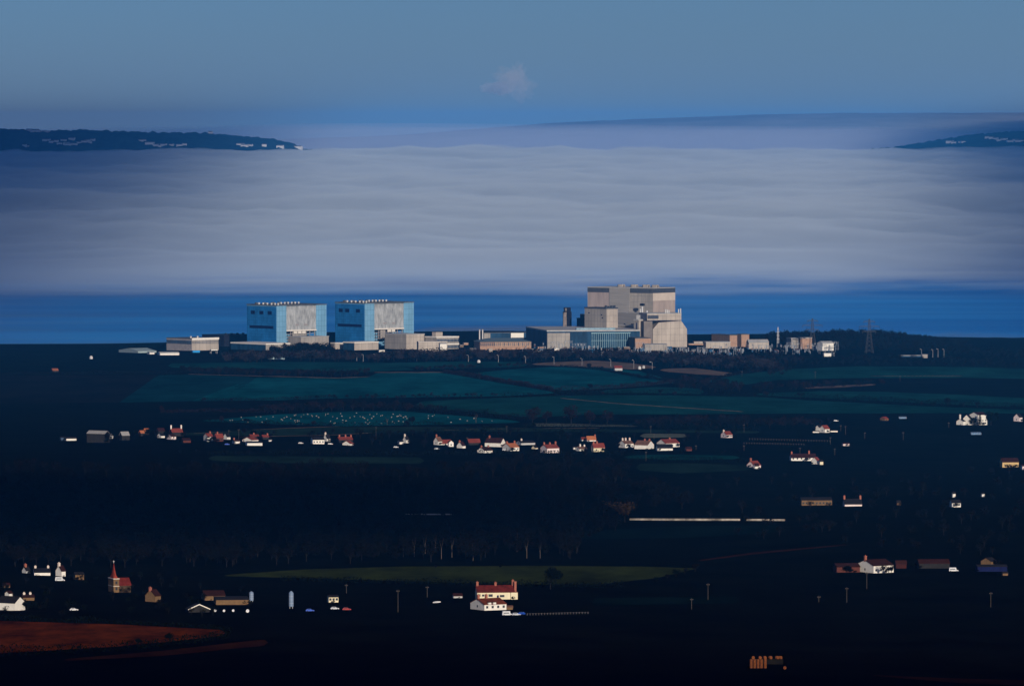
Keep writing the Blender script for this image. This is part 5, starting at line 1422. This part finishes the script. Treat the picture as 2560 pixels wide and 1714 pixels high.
# switchyard
M_gear = mat('switchgear_grey', (0.19, 0.22, 0.26), var=.3, scale=.5)
M_ins = mat('grey_porcelain', (.42, .43, .45), var=.15)
M_gearb = mat('transformer_blue', (0.035, 0.10, 0.19), var=.3, scale=.5)
M_gearc = mat('bushing_brown', (0.20, 0.10, 0.07), var=.3, scale=.5)


def gantry(H_, w_, m_):
    e = bpy.data.objects.new('switchgear_gantry', None); link(e)
    for x in (-w_ / 2, w_ / 2):
        mb = MB(); mb.tube((x - .4, 0, -.5), (x, 0, H_), .16, n=5); mb.tube((x + .4, 0, -.5), (x, 0, H_), .16, n=5); mb.build('leg', m_, e)
    mb = MB(); mb.box(-w_ / 2 - .6, w_ / 2 + .6, -.2, .2, H_, H_ + .22)
    for i in range(7): x = -w_ / 2 + w_ * i / 6; mb.tube((x, 0, H_ + .2), (x + w_ / 12, 0, H_ + .9), .08, n=4)
    mb.build('beam', m_, e)
    for i in range(3):
        x = -w_ / 3 + w_ * i / 3; MB().tube((x, 0, H_ - .05), (x, 0, H_ - 2.0), .22, n=6).build('insulator', M_ins, e)
    return e


def breaker(m_):
    e = bpy.data.objects.new('switchgear_post', None); link(e)
    MB().box(-.7, .7, -.5, .5, -.4, 2.0).build('plinth', m_, e)
    for x in (-.45, .45): MB().tube((x, 0, 2.01), (x, 0, 4.6), .26, .18, n=7).build('bushing', M_ins if m_ is M_gear else M_gearc, e)
    MB().box(-.9, .9, -.12, .12, 4.61, 4.9).build('crossbar', M_metal, e)
    return e


def transformer():
    e = bpy.data.objects.new('transformer', None); link(e)
    MB().box(-2.6, 2.6, -1.8, 1.8, -.4, 3.4).build('tank', M_gearb, e)
    mb = MB()
    for i in range(8): mb.box(-2.4 + .62 * i, -2.1 + .62 * i, -2.6, -1.81, .3, 2.9)
    mb.build('radiator', M_gear, e)
    for x in (-1.5, 0, 1.5): MB().tube((x, 0, 3.41), (x * 1.25, 0, 5.6), .3, .15, n=7).build('bushing', M_gearc, e)
    return e


SG = 'switchgear of the switchyard below the grey station'
protos = [gantry(9, 9, M_gear), gantry(7, 7, M_gear), breaker(M_gear), breaker(M_gearb), transformer()]
LBL = ['tall steel gantry in the switchyard', 'low steel gantry in the switchyard', 'pale switchgear post with twin white bushings', 'blue switchgear post with twin brown bushings', 'dark blue transformer with ribbed radiators in the switchyard']
used = [False] * 5
rs = random.Random(3)
spots = []
for i in range(215):
    f = i / 214
    u = 1310 + 780 * f + rs.uniform(-6, 6)
    vmid = 884 if u < 1640 else (884 if u < 1850 else 874 + (u - 1850) * .03)
    v = vmid + rs.uniform(-7, 9) - (6 if u < 1500 else 0)
    k = rs.choices(range(5), [3, 3, 7, 4, 2])[0]
    spots.append((u, v, k))
for u, v, k in spots:
    p = G(u, v)
    e = protos[k] if not used[k] else dup_tree(protos[k]); used[k] = True
    e.location = p; e.rotation_euler.z = R(rs.choice((8, 98, 14))); s = rs.uniform(.8, 1.25); e.scale = (s, s, s)
    tag(e, LBL[k], 'switchgear' if k < 4 else 'transformer', SG)
# pipe racks and cabins among the switchgear
for i, (u, v, m_, uR, hp, lab) in enumerate([(1386, 876, M_white, 1398, 6, 'bright white cabin at the left of the switchyard'), (1418, 862, M_white, 1424, 5, 'small bright cabin below the glazed turbine hall'), (1474, 881, M_bluec, 1486, 9, 'bright blue cabin in the switchyard'),
                                        (1448, 880, M_bluec, 1462, 6, 'lower bright blue cabin left of the taller blue one'), (1345, 872, M_brick, 1360, 5, 'brick red cabin at the left of the switchyard'), (1532, 868, mat('red_steel', (.35, .05, .06), var=.2), 1540, 7, 'red painted cabin in front of the glazed hall'), (1600, 876, M_white, 1606, 8, 'narrow white cabin below the orange brick annex'), (1668, 873, M_gearb, 1680, 7, 'blue cabin right of the pale grey store')]):
    corner_block('site_cabin', lab, 'cabin', u, u - 2, uR, v - hp, 8, G(u, v).y, m_, M_roofl, par=.2, group='small cabins of the switchyard')


# vehicles
def car_proto(name, paint, L_=4.3, van=False):
    e = bpy.data.objects.new(name, None); link(e)
    hb, hc = (.95, 1.45) if not van else (1.1, 2.3)
    W2 = .88; pr = [(-L_/2, .35), (L_/2, .35), (L_/2, .75), (L_/2 - .9, hb), (-L_/2, hb)]
    mb = MB(); n = len(pr); mb.add([(x, -W2, z) for x, z in pr] + [(x, W2, z) for x, z in pr], [tuple(range(n)), tuple(range(2*n-1, n-1, -1))] + [(i, n+i, n+(i+1) % n, (i+1) % n) for i in range(n)])
    x0, x1 = (-L_/2 + .05, L_/2 - 1.1) if van else (-L_/2 + .35, L_/2 - 1.25)
    t = .35 if not van else .12
    q = [(x0, hb + .002), (x1, hb + .002), (x1 - t * 1.6, hc), (x0 + t, hc)]
    mb.add([(x, -W2 + .05, z) for x, z in q] + [(x, W2 - .05, z) for x, z in q], [(0, 1, 2, 3), (7, 6, 5, 4), (0, 4, 5, 1), (1, 5, 6, 2), (2, 6, 7, 3), (3, 7, 4, 0)])
    mb.build('body', paint, e)
    for s in (-1, 1):
        MB().box(x0 + .5, x1 - .7, s * (W2 - .045) - .01, s * (W2 - .045) + .01, hb + .08, min(hc - .12, hb + .5)).build('window', M_win, e)
    for x in (-L_/2 + .8, L_/2 - .8):
        for s in (-1, 1): MB().tube((x, s * (W2 + .02), .32), (x, s * (W2 - .2), .32), .32, n=12).build('wheel', M_dark, e)
    return e


P_w = mat('white_paint', (.62, .62, .62), rough=.3, var=.03, spec=.5); P_b = mat('blue_paint', (.02, .09, .50), rough=.3, var=.05, spec=.5)
P_r = mat('red_paint', (.35, .02, .02), rough=.3, var=.05, spec=.5); P_s = mat('silver_paint', (.55, .57, .60), rough=.3, var=.05, spec=.5)
CG = 'parked vehicles'
for paint, van, u, v, rz, lab in [(P_w, True, 150, 1452, 5, 'white van below the tall bright white gable'), (P_w, False, 185, 1526, 8, 'white car at the bottom left, below the church'), (P_b, False, 775, 1528, 4, 'bright blue car in the dark farmyard'), (P_s, False, 837, 1523, 6, 'silver car between the blue and the red car'),
                                  (P_r, False, 867, 1525, 3, 'red car right of the silver car'), (P_w, True, 1268, 1538, 12, 'white van in front of the lower farmhouse'), (P_s, False, 1290, 1538, 20, 'silver car right of the white van by the farmhouse'), (P_b, False, 1302, 1536, 160, 'dark blue car right of the silver car by the farmhouse'),
                                  (P_w, True, 2384, 1428, 4, 'white van beside the long black barn'), (P_w, False, 752, 1109, 3, 'white car left of the long white house'), (P_w, False, 990, 1119, 4, 'white car below the tall narrow white gable'), (P_b, False, 568, 1112, 4, 'blue car below the bright white gable'), (P_w, False, 1262, 1126, 10, 'white car at the foot of the orange roofed house'),
                                  (P_s, False, 1092, 1123, 5, 'silver car below the brown roofed house'), (P_w, False, 826, 1111, 4, 'white car below the tall white gable'), (P_w, False, 2090, 1053, 4, 'white car by the dark hedge left of the little tan gable')]:
    e = car_proto('parked_van' if van else 'parked_car', paint, 5.2 if van else 4.3, van)
    e.location = G(u, v); e.location.z += .02; e.rotation_euler.z = R(rz); tag(e, lab, 'van' if van else 'car', CG)
# white trailer on the slope
p = G(1092, 1507); e = empty('boat_trailer', p, 'white upturned boat on a trailer in the dark field', 'boat')
L_ = 20 / F * p.y
P = []
for t in np.linspace(0, 1, 9):
    w_ = .9 * math.sin(math.pi * min(1, .12 + t * .8)) ; x = L_ * (t - .5); zt = .7 + .35 * t
    for k in range(7): a = math.pi * k / 6; P.append((x, -math.cos(a) * w_, zt - .5 + math.sin(a) * .75 * (.35 + .65 * math.sin(math.pi * min(1, .15 + t * .75)))))
MB().add(P, [(i*7+k, i*7+k+1, i*7+8+k, i*7+7+k) for i in range(8) for k in range(6)] + [tuple(range(6, -1, -1)), tuple(range(56, 63)), tuple([i*7 for i in range(9)] + [i*7+6 for i in range(8, -1, -1)])]).build('hull', P_w, e)
for s in (-1, 1): MB().tube((0, s * .85, .3), (0, s * .65, .3), .3, n=10).build('wheel', M_dark, e)
# silos
def silo(u, vb, vt, wpx, label, m_):
    p = G(u, vb); k = p.y / F; hh = (vb - vt) * k; r = wpx * k / 2
    e = empty('silo', p, label, 'silo')
    MB().tube((0, 0, hh * .12), (0, 0, hh * .88), r, n=20).build('drum', m_, e)
    MB().tube((0, 0, hh * .88), (0, 0, hh), r * 1.02, r * .2, n=20).build('cap', m_, e)
    mb = MB()
    for t in (.3, .5, .7): mb.tube((0, 0, hh * t), (0, 0, hh * t + .12), r * 1.02, n=20)
    mb.build('hoops', M_metal, e)
    for i in range(4):
        a = .785 + i * 1.571; MB().tube((r * .8 * math.cos(a), r * .8 * math.sin(a), -.5), (r * .8 * math.cos(a), r * .8 * math.sin(a), hh * .12), .12, n=6).build('leg', M_metal, e)
    return e


M_silo = mat('blue_grey_silo', (.19, .26, .37), rough=.4, var=.12, scale=.4, spec=.4)
silo(628.5, 1503, 1477, 11, 'short blue-grey silo beside the long tan wall', M_silo)
silo(728, 1520, 1476, 12, 'tall pale blue silo standing alone in the farmyard', M_silo)
# wrapped round bales and straw stack
M_wrap = mat('white_bale_wrap', (.75, .75, .75), rough=.4, var=.08); M_straw = mat('straw', (.24, .075, .024), rough=1, var=.35, scale=1.5)


def bale_mesh(name, r, l_, m_, upright):
    n = 18; mb = MB()
    prof = [(r * .92, 0), (r, l_ * .08), (r * 1.01, l_ * .5), (r, l_ * .92), (r * .92, l_)]
    P = [(q * math.cos(2 * math.pi * i / n), q * math.sin(2 * math.pi * i / n), z) for q, z in prof for i in range(n)]
    mb.add(P, [(k*n+i, k*n+(i+1) % n, k*n+n+(i+1) % n, k*n+n+i) for k in range(4) for i in range(n)] + [tuple(range(n-1, -1, -1)), tuple(range(4*n, 5*n))])
    if not upright: mb.v = [(x, z - l_ / 2, y + r) for x, y, z in mb.v]
    me = bpy.data.meshes.new(name); me.from_pydata(mb.v, [], mb.f); me.materials.append(m_); me.update(); return me


mw = bale_mesh('wrapped_bale', .62, 1.2, M_wrap, False)
for u, v, lab in [(538, 1528, 'wrapped white bale, first in the row right of the open barn'), (560, 1528.5, 'wrapped white bale, second in the row right of the open barn'), (583, 1528, 'wrapped white bale, third in the row right of the open barn'), (619, 1530, 'largest wrapped white bale, set apart from the row')]:
    o = bpy.data.objects.new('wrapped_bale', mw); link(o); o.location = G(u, v); tag(o, lab, 'bale', 'wrapped bales in the farmyard')
    if v == 1530: o.scale = (1.35, 1.35, 1.35)
ms = bale_mesh('straw_bale', .66, 1.32, M_straw, True); mh = bale_mesh('straw_bale', .72, 1.3, M_straw, False)
k = 0
for ci, u in enumerate((1878, 1886.5, 1895, 1903.5, 1913)):
    p = G(u, 1669)
    for lv in range(3):
        o = bpy.data.objects.new('straw_bale', ms); link(o); o.location = (p.x, p.y, p.z + 1.34 * lv); o.rotation_euler.z = k; k += 1
        tag(o, ('bottom', 'middle', 'top')[lv] + ' straw bale of the ' + ('first', 'second', 'third', 'fourth', 'fifth')[ci] + ' column from the left in the orange stack', 'bale', 'straw bales stacked in the foreground')
pb = G(1900, 1664)
for i, u in enumerate((1883, 1900, 1912, 1926, 1943, 1951)):
    p = at_y(u, 1646, pb.y + 14); p.z = ground(p.x, p.y)
    zt = z_of(1646.5, p.y)
    o = bpy.data.objects.new('straw_bale', mh); link(o); o.rotation_euler.z = .2 * i
    # a second stack behind: two layers, the upper one shows
    o.location = (p.x, p.y, max(p.z, zt)); tag(o, 'round straw bale number ' + 'one two three four five six'.split()[i] + ' along the raised row behind the orange columns', 'bale', 'straw bales in the raised row')
a, b = at_y(1876, 1646.5, pb.y + 12.6), at_y(1958, 1646.5, pb.y + 12.6)
zb = ground(a.x, a.y); zt = z_of(1646.5, pb.y + 14)
o = MB().box(a.x, b.x, pb.y + 12.9, pb.y + 15.2, zb - .5, zt - .01).build('earth_bank', mat('dark_bank', (.010, .009, .007), rough=1, var=.4)); tag(o, 'dark loading bank under the raised row of straw bales', 'bank')
o = bpy.data.objects.new('straw_bale', mh); link(o); o.location = G(1962, 1672); tag(o, 'single straw bale lying apart right of the orange stack', 'bale', 'straw bales stacked in the foreground')


# sheep
def sheep_mesh():
    bm = bmesh.new()
    def ell(c, r, sub=2):
        d = bmesh.ops.create_icosphere(bm, subdivisions=sub, radius=1)
        for v in d['verts']: v.co = Vector((v.co.x * r[0], v.co.y * r[1], v.co.z * r[2])) + Vector(c)
    ell((0, 0, .72), (.62, .34, .36)); ell((.62, 0, .92), (.22, .14, .20), 1); ell((.86, 0, .88), (.18, .10, .11), 1); ell((-.62, 0, .75), (.08, .07, .16), 1)
    for s in (-1, 1): ell((.66, s * .17, 1.02), (.05, .11, .04), 1)
    for x in (-.38, .36):
        for y in (-.17, .17):
            d = bmesh.ops.create_cone(bm, segments=6, radius1=.055, radius2=.08, depth=.5, cap_ends=True)
            for v in d['verts']: v.co += Vector((x, y, .25))
    me = bpy.data.meshes.new('sheep'); bm.to_mesh(me); bm.free()
    me.materials.append(mat('fleece', (.30, .29, .26), rough=1, var=.15, scale=3)); return me


sm = sheep_mesh(); rs = random.Random(8)
tu = [520, 620, 700, 860, 1000, 1100]; tv = [1053, 1043, 1039, 1031, 1031, 1040]; bv = [1053, 1057, 1060, 1064, 1063, 1060]
n = 0
while n < 84:
    u = rs.choice((rs.uniform(560, 1100), rs.uniform(700, 1010))); t, b = np.interp(u, tu, tv), np.interp(u, tu, bv)
    if b - t < 2: continue
    p = G(u, rs.uniform(t, b)); o = bpy.data.objects.new('sheep', sm); link(o); o.location = (p.x, p.y, p.z + .42); o.rotation_euler.z = rs.uniform(0, 6.28)
    s = rs.uniform(.75, 1.05); o.scale = (s, s, s)
    tag(o, 'white sheep grazing in the field above the village', 'sheep', 'sheep grazing above the village'); n += 1
for u, v in [(1150, 1050), (1168, 1054), (1205, 1055), (1230, 1054), (1185, 1048), (1120, 1045), (1128, 1058)]:
    p = G(u, v); o = bpy.data.objects.new('sheep', sm); link(o); o.location = (p.x, p.y, p.z + .42); o.rotation_euler.z = u
    tag(o, 'white sheep grazing in the field above the village', 'sheep', 'sheep grazing above the village')

# fences: posts and rails as one fence each
def fence(label, pts, step, hgt=1.2, m_=None):
    P = [G(u, v) for u, v in along(pts, step)]; e = empty('fence', P[0], label, 'fence'); o0 = P[0]
    for q in P: MB().box(q.x - o0.x - .13, q.x - o0.x + .13, q.y - o0.y - .13, q.y - o0.y + .13, q.z - o0.z - .4, q.z - o0.z + hgt).build('post', m_ or M_pole, e)
    mb = MB()
    for a, b in zip(P, P[1:]): mb.tube(Vector(a) - o0 + Vector((0, 0, hgt * .8)), Vector(b) - o0 + Vector((0, 0, hgt * .8)), .04, n=4)
    mb.build('rail', m_ or M_pole, e)


fence('upper row of pale fence posts right of the village', [(1874, 1099), (2075, 1104)], 6.5, 1.5)
fence('lower row of pale fence posts right of the village', [(1860, 1109), (2010, 1112)], 6.5, 1.3)
fence('pale paddock fence right of the farmhouse', [(1318, 1537), (1470, 1533)], 7, 1.0, mat('weathered_rail', (.11, .11, .12), var=.3))

# the town and the farms on the hills across the water
TM = [mat('far_wall_white', (.80, .78, .74), var=.05), mat('far_roof_grey', (.16, .14, .14), var=.1)]
def far_house_mesh():
    mb = MB(); w_, d_, h_, r_ = 9, 7, 6.5, 10
    mb.add([(-w_, -d_, -12), (w_, -d_, -12), (w_, d_, -12), (-w_, d_, -12), (-w_, -d_, h_), (w_, -d_, h_), (w_, d_, h_), (-w_, d_, h_)], [(0, 1, 5, 4), (1, 2, 6, 5), (2, 3, 7, 6), (3, 0, 4, 7)])
    mb.add([(-w_, -d_, h_), (w_, -d_, h_), (w_, d_, h_), (-w_, d_, h_), (-w_, 0, r_), (w_, 0, r_)], [(0, 1, 5, 4), (2, 3, 4, 5)], 1); mb.add([(w_, -d_, h_), (w_, d_, h_), (w_, 0, r_), (-w_, -d_, h_), (-w_, d_, h_), (-w_, 0, r_)], [(0, 1, 2), (3, 5, 4)], 0)
    me = bpy.data.meshes.new('far_house'); me.from_pydata([tuple(p) for p in mb.v], [], mb.f)
    for m_ in TM: me.materials.append(m_)
    me.polygons.foreach_set('material_index', mb.mi); me.update(); return me


fm = far_house_mesh(); dg = bpy.context.evaluated_depsgraph_get(); dg.update()
rs = random.Random(21)
FS = [(75, 328), (90, 329), (100, 330), (112, 330), (122, 331), (60, 366), (66, 367), (130, 357), (140, 355), (150, 360), (158, 352), (165, 361), (172, 363), (178, 350), (185, 362), (200, 358), (210, 356), (220, 354), (226, 357), (232, 352), (118, 353), (355, 354), (375, 361), (388, 365), (397, 367), (408, 364), (430, 364), (450, 365), (460, 363), (526, 334), (600, 364), (612, 366), (625, 365), (660, 366), (700, 369), (745, 371), (755, 371)]
FR = [(2376, 357), (2384, 358), (2402, 357), (2408, 356), (2466, 346), (2480, 347), (2490, 349), (2500, 352), (2510, 350), (2524, 355), (2540, 353), (2550, 355)]
for lst, hl_, lab, grp in ((FS, hill_l, 'tiny white house of the far town on the left hill', 'houses of the far left town'), (FR, hill_r, 'tiny white house of the far town on the right hill', 'houses of the far right town')):
    for u, v in lst:
        a_, b_, c_ = ray(u + rs.uniform(-2, 2), v); d_ = Vector((a_, b_, c_)).normalized()
        ok, loc, nn, _ = hl_.ray_cast(Vector((0, 0, HC)), d_)
        if not ok: continue
        o = bpy.data.objects.new('far_house', fm); link(o); o.location = loc; s = rs.uniform(.7, 1.3); o.scale = (s * rs.uniform(.9, 1.9), s, s); o.rotation_euler.z = rs.uniform(-.5, .3)
        tag(o, lab, 'house', grp)

# the puff of steam standing beyond the hills
cs = volume('steam', (.98, .90, .84), 0.0013)
c0 = at_y(1283, 205, 60000)
o = cloud('steam_cloud', c0, (165, 200, 165), cs, 13, lump=.55, flat=1.0, sub=5); tag(o, 'pinkish puff of steam rising beyond the far hills', 'cloud')
o = cloud('steam_cloud', at_y(1240, 222, 60400), (150, 200, 70), volume('thin_steam', (.97, .93, .90), 0.0016), 15, lump=.35, flat=1.0, sub=4); tag(o, 'fainter wisp of steam left of the pinkish puff', 'cloud')
